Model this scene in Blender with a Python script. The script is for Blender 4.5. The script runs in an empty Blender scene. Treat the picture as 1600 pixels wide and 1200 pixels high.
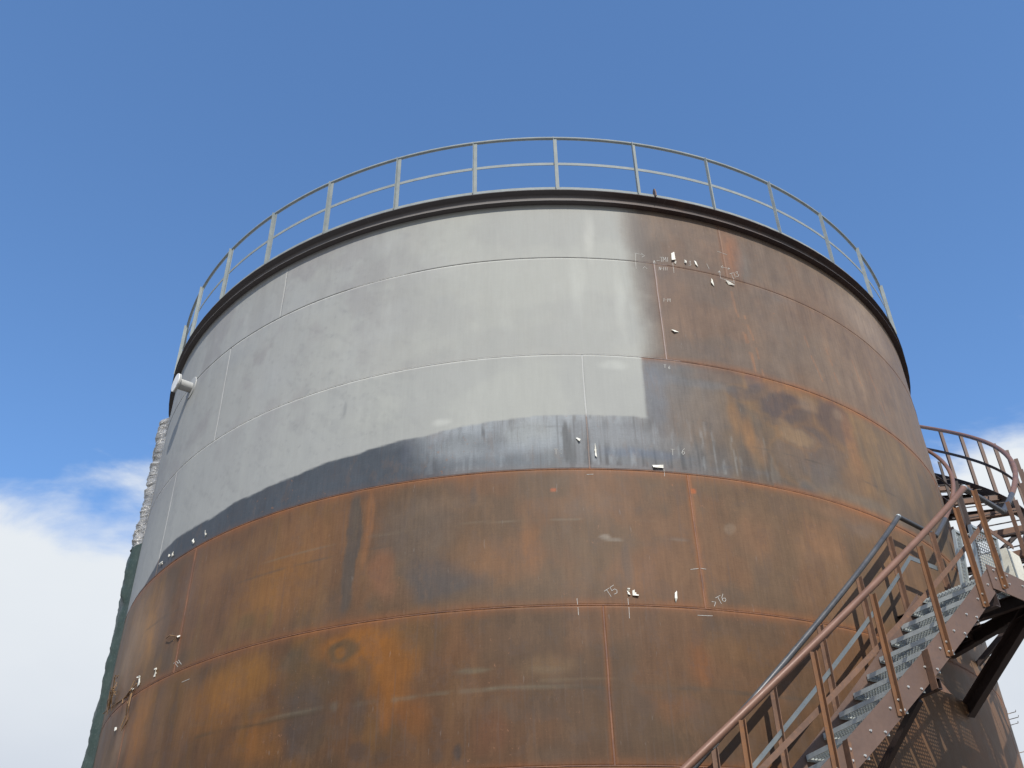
import bpy, math
import numpy as np
from mathutils import Vector, Matrix

# ------------------------------------------------------------------ camera, sky, sun, exposure
scene = bpy.context.scene
COL = scene.collection
D_AX = 15.417          # distance from the camera to the tank's axis (m)
R = 6.3                # shell radius
GZ = -1.70             # ground level (the camera is the origin)

cam_d = bpy.data.cameras.new("camera")
cam = bpy.data.objects.new("camera", cam_d)
COL.objects.link(cam)
pit, yaw, rol = 0.62499, -0.02912, -0.01987
F = Vector((math.sin(yaw)*math.cos(pit), math.cos(yaw)*math.cos(pit), math.sin(pit)))
X = Vector((math.cos(yaw), -math.sin(yaw), 0))
U = X.cross(F)
X2 = X*math.cos(rol) + U*math.sin(rol)
U2 = U*math.cos(rol) - X*math.sin(rol)
cam.matrix_world = Matrix(((X2.x, U2.x, -F.x, 0), (X2.y, U2.y, -F.y, 0), (X2.z, U2.z, -F.z, 0), (0, 0, 0, 1)))
cam_d.sensor_fit = 'HORIZONTAL'
cam_d.sensor_width = 36.0
cam_d.lens = 36.0*1567.3/1600
cam_d.clip_start = 0.05
cam_d.clip_end = 3000
scene.camera = cam

SUN_AZ, SUN_EL = math.radians(13), math.radians(45.5)    # azimuth to the right of the camera's back
sdir = Vector((math.sin(SUN_AZ)*math.cos(SUN_EL), -math.cos(SUN_AZ)*math.cos(SUN_EL), math.sin(SUN_EL)))
sun_d = bpy.data.lights.new("sun", 'SUN')
sun_d.energy = 4.7
sun_d.angle = math.radians(0.53)
sun_d.color = (1.0, 0.945, 0.86)
sun = bpy.data.objects.new("sun", sun_d)
COL.objects.link(sun)
sun.rotation_euler = sdir.to_track_quat('Z', 'Y').to_euler()
sun.location = (0, 0, 30)

world = bpy.data.worlds.new("World")
scene.world = world
world.use_nodes = True
nt = world.node_tree
nt.nodes.clear()
def N(t, kind, **kw):
    n = t.nodes.new(kind)
    for k, v in kw.items():
        setattr(n, k, v)
    return n
def math_node(t, op, a, b=None, c=None, clamp=False):
    n = t.nodes.new('ShaderNodeMath'); n.operation = op; n.use_clamp = clamp
    for i, v in enumerate((a, b, c)):
        if v is None: continue
        if isinstance(v, (int, float)): n.inputs[i].default_value = v
        else: t.links.new(v, n.inputs[i])
    return n.outputs[0]
def mixc(t, fac, a, b, mode='MIX'):
    n = t.nodes.new('ShaderNodeMix'); n.data_type = 'RGBA'; n.blend_type = mode
    for s, v in ((n.inputs[0], fac), (n.inputs[6], a), (n.inputs[7], b)):
        if isinstance(v, (int, float)): s.default_value = v
        elif isinstance(v, tuple): s.default_value = v if len(v) == 4 else (*v, 1)
        else: t.links.new(v, s)
    return n.outputs[2]
def maprange(t, v, a, b, c=0.0, d=1.0, smooth=False):
    n = t.nodes.new('ShaderNodeMapRange')
    if smooth: n.interpolation_type = 'SMOOTHSTEP'
    t.links.new(v, n.inputs[0])
    for i, x in enumerate((a, b, c, d)): n.inputs[i+1].default_value = x
    return n.outputs[0]

sky = N(nt, 'ShaderNodeTexSky')
sky.sky_type = 'NISHITA'
sky.sun_disc = False
sky.sun_elevation = SUN_EL
sky.sun_rotation = math.pi - SUN_AZ
sky.altitude = 600
sky.air_density = 1.0
sky.dust_density = 0.4
sky.ozone_density = 2.5
tc = N(nt, 'ShaderNodeTexCoord')
sep = N(nt, 'ShaderNodeSeparateXYZ')
nt.links.new(tc.outputs['Generated'], sep.inputs[0])
el = math_node(nt, 'MULTIPLY', math_node(nt, 'ARCSINE', sep.outputs[2]), 57.2958)
mp = N(nt, 'ShaderNodeMapping')
mp.inputs['Scale'].default_value = (1.0, 1.0, 2.1)
mp.inputs['Location'].default_value = (3.1, 0.4, 1.7)
nt.links.new(tc.outputs['Generated'], mp.inputs[0])
nz = N(nt, 'ShaderNodeTexNoise'); nz.inputs['Scale'].default_value = 5.2; nz.inputs['Detail'].default_value = 9; nz.inputs['Roughness'].default_value = 0.55; nz.inputs['Distortion'].default_value = 0.35
nt.links.new(mp.outputs[0], nz.inputs[0])
nz2 = N(nt, 'ShaderNodeTexNoise'); nz2.inputs['Scale'].default_value = 2.2; nz2.inputs['Detail'].default_value = 4
nt.links.new(mp.outputs[0], nz2.inputs[0])
# bank of cloud that fills the sky up to about 28 degrees, all the way round
h = math_node(nt, 'SUBTRACT', 28.6, el)
h = math_node(nt, 'ADD', h, math_node(nt, 'MULTIPLY', math_node(nt, 'SUBTRACT', nz.outputs[0], 0.5), 26.0))
h = math_node(nt, 'ADD', h, math_node(nt, 'MULTIPLY', math_node(nt, 'SUBTRACT', nz2.outputs[0], 0.5), 5.0))
mask = maprange(nt, h, -1.6, 4.2, 0, 1, True)
shade = maprange(nt, nz2.outputs[0], 0.3, 0.7, 0.0, 1.0)
low = maprange(nt, el, 12, 27, 0, 1)
cl = mixc(nt, shade, (0.58, 0.64, 0.74), (0.80, 0.84, 0.89))
cl = mixc(nt, math_node(nt, 'MULTIPLY', low, 0.8), cl, (0.86, 0.90, 0.93))
cl = mixc(nt, maprange(nt, el, 13.0, 3.0, 0, 1), cl, (0.42, 0.48, 0.56))      # the bank is dimmed below the view to cut ambient light
bg1 = N(nt, 'ShaderNodeBackground'); bg1.inputs[1].default_value = 0.15
tint = N(nt, 'ShaderNodeMix'); tint.data_type = 'RGBA'; tint.blend_type = 'MULTIPLY'; tint.inputs[0].default_value = 1.0
nt.links.new(sky.outputs[0], tint.inputs[6]); tint.inputs[7].default_value = (1.10, 1.38, 1.58, 1)
nt.links.new(tint.outputs[2], bg1.inputs[0])
bg2 = N(nt, 'ShaderNodeBackground'); bg2.inputs[1].default_value = 1.0
nt.links.new(cl, bg2.inputs[0])
mxs = N(nt, 'ShaderNodeMixShader')
nt.links.new(mask, mxs.inputs[0]); nt.links.new(bg1.outputs[0], mxs.inputs[1]); nt.links.new(bg2.outputs[0], mxs.inputs[2])
wo = N(nt, 'ShaderNodeOutputWorld')
nt.links.new(mxs.outputs[0], wo.inputs[0])

vs = scene.view_settings
vs.view_transform = 'Standard'; vs.look = 'None'; vs.exposure = 0.0; vs.gamma = 1.0
vs.use_curve_mapping = False

# ------------------------------------------------------------------ helpers
AX = Vector((0, D_AX, 0))          # the tank's frame: axis at x=y=0, heights from camera level
def cylp(th, r, z):                # angle in degrees (0 faces the camera, + to its right), radius in units of R
    t = math.radians(th)
    return (r*R*math.sin(t), -r*R*math.cos(t), z)
def tag(o, label=None, cat=None, group=None, kind=None):
    if label: o['label'] = label
    if cat: o['category'] = cat
    if group: o['group'] = group
    if kind: o['kind'] = kind
    return o
def empty(name, p, label, cat, group=None):
    o = bpy.data.objects.new(name, None); COL.objects.link(o)
    o.location = Vector(p) + AX; o.empty_display_size = 0.3
    return tag(o, label, cat, group)
def frame_org(o):                  # an object's origin in the tank's frame, chained through its parents
    p = Vector((0, 0, 0))
    while o is not None:
        p += o.location; o = o.parent
    return p - AX
class MB:
    def __init__(s): s.v = []; s.f = []
    def add(s, vs, fs):
        b = len(s.v); s.v += [tuple(v) for v in vs]; s.f += [tuple(i+b for i in f) for f in fs]; return s
    def box(s, c, dx, dy, dz, ex=(1,0,0), ey=(0,1,0), ez=(0,0,1)):
        c = Vector(c); ex = Vector(ex)*dx/2; ey = Vector(ey)*dy/2; ez = Vector(ez)*dz/2
        vs = [c+a*ex+b*ey+d*ez for d in (-1,1) for b in (-1,1) for a in (-1,1)]
        return s.add(vs, [(0,2,3,1),(4,5,7,6),(0,1,5,4),(2,6,7,3),(0,4,6,2),(1,3,7,5)])
    def sweep(s, pts, prof, frames, cap=True, closed=False):
        n = len(prof); vs = []; fs = []
        for p, (u, v) in zip(pts, frames):
            p = Vector(p)
            vs += [p + u*a + v*b for a, b in prof]
        m = len(pts)
        for i in range(m if closed else m-1):
            j = (i+1) % m
            for k in range(n):
                l = (k+1) % n
                fs.append((i*n+k, j*n+k, j*n+l, i*n+l))
        if cap and not closed:
            fs.append(tuple(range(n))); fs.append(tuple((m-1)*n+k for k in reversed(range(n))))
        return s.add(vs, fs)
    def tube(s, pts, r, n=10, closed=False):
        pts = [Vector(p) for p in pts]; fr = []; m = len(pts)
        for i, p in enumerate(pts):
            a = pts[(i-1) % m] if (closed or i > 0) else p
            b = pts[(i+1) % m] if (closed or i < m-1) else p
            t = (b-a).normalized()
            ref = Vector((p.x, p.y, 0)).normalized() if abs(t.z) < 0.95 and Vector((p.x, p.y, 0)).length > 0.5 and abs(t.dot(Vector((p.x, p.y, 0)).normalized())) < .8 else (Vector((0,0,1)) if abs(t.z) < .8 else Vector((1,0,0)))
            u = (ref - t*ref.dot(t)).normalized(); fr.append((u, t.cross(u)))
        prof = [(r*math.cos(2*math.pi*k/n), r*math.sin(2*math.pi*k/n)) for k in range(n)]
        return s.sweep(pts, prof, fr, True, closed)
    def bar(s, a, b, prof, up=(0,0,1)):
        a = Vector(a); b = Vector(b); t = (b-a).normalized(); up = Vector(up)
        v = (up - t*up.dot(t)).normalized(); u = t.cross(v)
        return s.sweep([a, b], prof, [(u, v)]*2)
    def build(s, name, mat, parent=None, smooth=False, org=None):
        o_ = frame_org(parent) if parent is not None else Vector((0, 0, 0))
        off = Vector(org) if org is not None else o_
        me = bpy.data.meshes.new(name)
        me.from_pydata([tuple(Vector(v)-off) for v in s.v], [], s.f)
        me.update()
        import bmesh
        bm = bmesh.new(); bm.from_mesh(me); bmesh.ops.recalc_face_normals(bm, faces=bm.faces); bm.to_mesh(me); bm.free()
        if smooth:
            me.polygons.foreach_set('use_smooth', [True]*len(me.polygons))
            try: me.set_sharp_from_angle(angle=math.radians(40))
            except Exception: pass
        me.materials.append(mat)
        o = bpy.data.objects.new(name, me); COL.objects.link(o)
        if parent is not None:
            o.parent = parent; o.location = off - o_
        else:
            o.location = off + AX
        return o
def rect(w, h): return [(-w/2,-h/2),(w/2,-h/2),(w/2,h/2),(-w/2,h/2)]
def angle_prof(a, b, t): return [(0,0),(a,0),(a,t),(t,t),(t,b),(0,b)]
def channel_prof(w, h, t): return [(0,-h/2),(w,-h/2),(w,-h/2+t),(t,-h/2+t),(t,h/2-t),(w,h/2-t),(w,h/2),(0,h/2)]
def rz_frames(ths):                # u = outward, v = up
    return [(Vector((math.sin(math.radians(t)), -math.cos(math.radians(t)), 0)), Vector((0,0,1))) for t in ths]

# ------------------------------------------------------------------ materials
MATS = {}
def metal(name, c1, c2, c3=None, rough=0.6, metallic=0.0, scale=6.0, bump=0.15, streak=1.0, spec=0.4):
    m = bpy.data.materials.new(name); m.use_nodes = True; t = m.node_tree
    b = t.nodes['Principled BSDF']
    g = N(t, 'ShaderNodeNewGeometry')
    mp = N(t, 'ShaderNodeMapping'); mp.inputs['Scale'].default_value = (1, 1, 1.0/streak)
    t.links.new(g.outputs['Position'], mp.inputs[0])
    n1 = N(t, 'ShaderNodeTexNoise'); n1.inputs['Scale'].default_value = scale; n1.inputs['Detail'].default_value = 6; n1.inputs['Roughness'].default_value = .65
    n2 = N(t, 'ShaderNodeTexNoise'); n2.inputs['Scale'].default_value = scale*9; n2.inputs['Detail'].default_value = 4
    t.links.new(mp.outputs[0], n1.inputs[0]); t.links.new(mp.outputs[0], n2.inputs[0])
    c = mixc(t, maprange(t, n1.outputs[0], .38, .62), c1, c2)
    if c3: c = mixc(t, maprange(t, n2.outputs[0], .55, .75, 0, .8), c, c3)
    c = mixc(t, 1.0, c, mixc(t, n2.outputs[0], (.8,.8,.8), (1.2,1.2,1.2)), 'MULTIPLY')
    t.links.new(c, b.inputs['Base Color'])
    t.links.new(maprange(t, n1.outputs[0], .3, .7, rough-.08, min(1, rough+.1)), b.inputs['Roughness'])
    b.inputs['Metallic'].default_value = metallic
    b.inputs['Specular IOR Level'].default_value = spec
    bp = N(t, 'ShaderNodeBump'); bp.inputs['Strength'].default_value = bump; bp.inputs['Distance'].default_value = .004
    t.links.new(n2.outputs[0], bp.inputs['Height']); t.links.new(bp.outputs[0], b.inputs['Normal'])
    MATS[name] = m; return m
m_rust   = metal('rusty_primer_steel', (.130,.075,.050), (.175,.098,.062), (.21,.105,.052), .62, 0, 3.5)
m_rust_o = metal('orange_rust_steel', (.150,.075,.038), (.205,.095,.040), (.115,.065,.045), .7, 0, 5)
m_brown  = metal('brown_stringer_steel', (.125,.080,.062), (.155,.098,.074), (.10,.07,.06), .55, 0, 2.5)
m_dark   = metal('shaded_brown_steel', (.040,.028,.026), (.056,.038,.033), (.03,.022,.02), .55, 0, 3)  # brown steel with the shade under and inside the stairs put into it
m_pipe   = metal('dark_mill_pipe', (.060,.062,.066), (.085,.088,.092), (.11,.09,.08), .38, .2, 8)
m_rpipe  = metal('rusty_brown_pipe', (.170,.090,.060), (.205,.110,.074), (.13,.078,.058), .48, .1, 5)
m_flat   = metal('grey_mill_flat_bar', (.16,.19,.21), (.20,.22,.22), (.13,.12,.11), .4, .3, 5)
m_galv   = metal('galvanised_steel', (.36,.40,.41), (.44,.48,.48), (.30,.34,.36), .42, .45, 9)
m_grate  = metal('galvanised_grating', (.40,.43,.42), (.48,.51,.49), (.32,.34,.34), .5, .2, 14)
m_gguard = metal('weathered_galvanised_rail', (.24,.27,.27), (.30,.33,.32), (.19,.21,.21), .7, 0.0, 7, spec=.2)
m_gpaint = metal('grey_primer_paint', (.36,.365,.355), (.42,.425,.41), (.32,.32,.32), .6, 0, 5)
m_white  = metal('white_painted_cover', (.72,.74,.74), (.80,.80,.79), None, .5, 0, 5)
m_paper  = metal('cream_torn_paper', (.72,.70,.60), (.80,.78,.70), None, .8, 0, 30)
m_chalk  = metal('white_chalk', (.38,.37,.34), (.54,.53,.49), None, .9, 0, 60)
m_wire   = metal('rusty_wire', (.20,.12,.06), (.28,.17,.08), None, .7, 0, 12)
m_bolt   = metal('zinc_bolt', (.42,.43,.42), (.55,.55,.53), None, .4, .5, 20)
m_cream  = metal('cream_painted_panel', (.62,.60,.50), (.70,.68,.58), None, .6, 0, 4)
m_canvas = metal('grey_canvas', (.26,.25,.22), (.34,.32,.28), None, .9, 0, 9)

m_green  = metal('dark_green_tarpaulin', (.026,.046,.038), (.045,.068,.058), (.08,.10,.088), .5, 0, 5)
m_conc   = metal('concrete', (.32,.31,.29), (.38,.37,.35), None, .9, 0, 3)
m_ground = metal('gravel_ground', (.12,.105,.088), (.16,.14,.115), (.09,.08,.07), .95, 0, 1.2)

def shell_material():
    m = bpy.data.materials.new('shell_steel_and_primer'); m.use_nodes = True; t = m.node_tree
    b = t.nodes['Principled BSDF']
    at = N(t, 'ShaderNodeAttribute'); at.attribute_name = 'surface'
    uv = N(t, 'ShaderNodeUVMap'); uv.uv_map = 'metres'
    def noise(sx, sy, detail, rough=.6, off=0):
        mp = N(t, 'ShaderNodeMapping'); mp.inputs['Scale'].default_value = (sx, sy, 1); mp.inputs['Location'].default_value = (off, off*.7, 0)
        t.links.new(uv.outputs[0], mp.inputs[0])
        n = N(t, 'ShaderNodeTexNoise'); n.noise_dimensions = '2D'; n.inputs['Scale'].default_value = 1; n.inputs['Detail'].default_value = detail; n.inputs['Roughness'].default_value = rough
        t.links.new(mp.outputs[0], n.inputs[0]); return n.outputs[0]
    steel = at.outputs['Alpha']        # 1 on bare steel, 0 on paint
    streak = noise(38, 2.2, 5)
    weave = noise(9, 60, 3, .5, 4)
    grain = noise(70, 70, 4, .7, 9)
    mott = noise(5, 3.2, 7, .7, 2)
    k = math_node(t, 'ADD', math_node(t, 'MULTIPLY', math_node(t, 'SUBTRACT', streak, .5), .34), math_node(t, 'MULTIPLY', math_node(t, 'SUBTRACT', grain, .5), .34))
    k = math_node(t, 'ADD', k, math_node(t, 'MULTIPLY', math_node(t, 'SUBTRACT', mott, .5), .42))
    k = math_node(t, 'ADD', k, math_node(t, 'MULTIPLY', math_node(t, 'SUBTRACT', weave, .5), .14))
    amp = maprange(t, steel, 0, 1, .28, 1.0)
    k = math_node(t, 'ADD', math_node(t, 'MULTIPLY', k, amp), 1.0)
    cmb = N(t, 'ShaderNodeCombineColor')
    for i in range(3): t.links.new(k, cmb.inputs[i])
    c = mixc(t, 1.0, at.outputs['Color'], cmb.outputs[0], 'MULTIPLY')
    # crisp scale: flakes and pits with hard outlines, only on bare steel
    fl = noise(3.2, 2.6, 12, .72, 71)
    c = mixc(t, math_node(t, 'MULTIPLY', maprange(t, fl, .53, .58), math_node(t, 'MULTIPLY', steel, .13)), c, (.085, .070, .066))
    fl2 = noise(4.6, 1.7, 12, .75, 83)
    c = mixc(t, math_node(t, 'MULTIPLY', maprange(t, fl2, .56, .62), math_node(t, 'MULTIPLY', steel, .11)), c, (.22, .125, .065))
    pit = noise(48, 40, 4, .8, 91)
    c = mixc(t, math_node(t, 'MULTIPLY', maprange(t, pit, .66, .72), maprange(t, steel, 0, 1, .10, .35)), c, (.06, .05, .045))
    run = noise(26, .9, 4, .55, 97)
    c = mixc(t, math_node(t, 'MULTIPLY', maprange(t, run, .64, .70), math_node(t, 'MULTIPLY', steel, .22)), c, (.10, .075, .062))
    # tiny orange rust blooms on bare steel
    sp = noise(16, 13, 6, .75, 21)
    patch = noise(.9, 1.1, 3, .5, 33)
    f = math_node(t, 'MULTIPLY', maprange(t, sp, .64, .72), math_node(t, 'MULTIPLY', steel, maprange(t, patch, .52, .66, 0.05, .75)))
    c = mixc(t, f, c, (.26, .13, .07))
    # fine pale scuffs
    sc = noise(30, 5, 3, .5, 55)
    f2 = math_node(t, 'MULTIPLY', maprange(t, sc, .74, .80), .14)
    c = mixc(t, f2, c, (.36, .35, .33))
    t.links.new(c, b.inputs['Base Color'])
    rb = math_node(t, 'ADD', maprange(t, steel, 0, 1, .66, .55), math_node(t, 'MULTIPLY', math_node(t, 'SUBTRACT', mott, .5), .25))
    t.links.new(rb, b.inputs['Roughness'])
    t.links.new(maprange(t, steel, 0, 1, .16, .20), b.inputs['Specular IOR Level'])
    bp = N(t, 'ShaderNodeBump'); bp.inputs['Strength'].default_value = .12; bp.inputs['Distance'].default_value = .003
    t.links.new(math_node(t, 'ADD', grain, math_node(t, 'MULTIPLY', streak, .5)), bp.inputs['Height']); t.links.new(bp.outputs[0], b.inputs['Normal'])
    return m
m_shell = shell_material()

def foil_material():
    m = bpy.data.materials.new('crumpled_silver_foil'); m.use_nodes = True; t = m.node_tree
    b = t.nodes['Principled BSDF']
    g = N(t, 'ShaderNodeNewGeometry'); mp = N(t, 'ShaderNodeMapping'); mp.inputs['Scale'].default_value = (2.0, 2.0, 6)
    t.links.new(g.outputs['Position'], mp.inputs[0])
    v = N(t, 'ShaderNodeTexNoise'); v.inputs['Scale'].default_value = 1.9; v.inputs['Detail'].default_value = 7; v.inputs['Roughness'].default_value = .6; v.inputs['Distortion'].default_value = .8
    t.links.new(mp.outputs[0], v.inputs[0])
    t.links.new(mixc(t, maprange(t, v.outputs[0], .35, .65), (.24,.235,.22), (.60,.585,.55)), b.inputs['Base Color'])  # creases darkened in the colour to strengthen the crumple shading
    b.inputs['Roughness'].default_value = .38; b.inputs['Metallic'].default_value = .45
    bp = N(t, 'ShaderNodeBump'); bp.inputs['Strength'].default_value = 1.0; bp.inputs['Distance'].default_value = .085
    t.links.new(v.outputs[0], bp.inputs['Height']); t.links.new(bp.outputs[0], b.inputs['Normal'])
    return m
m_silver = foil_material()
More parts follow.
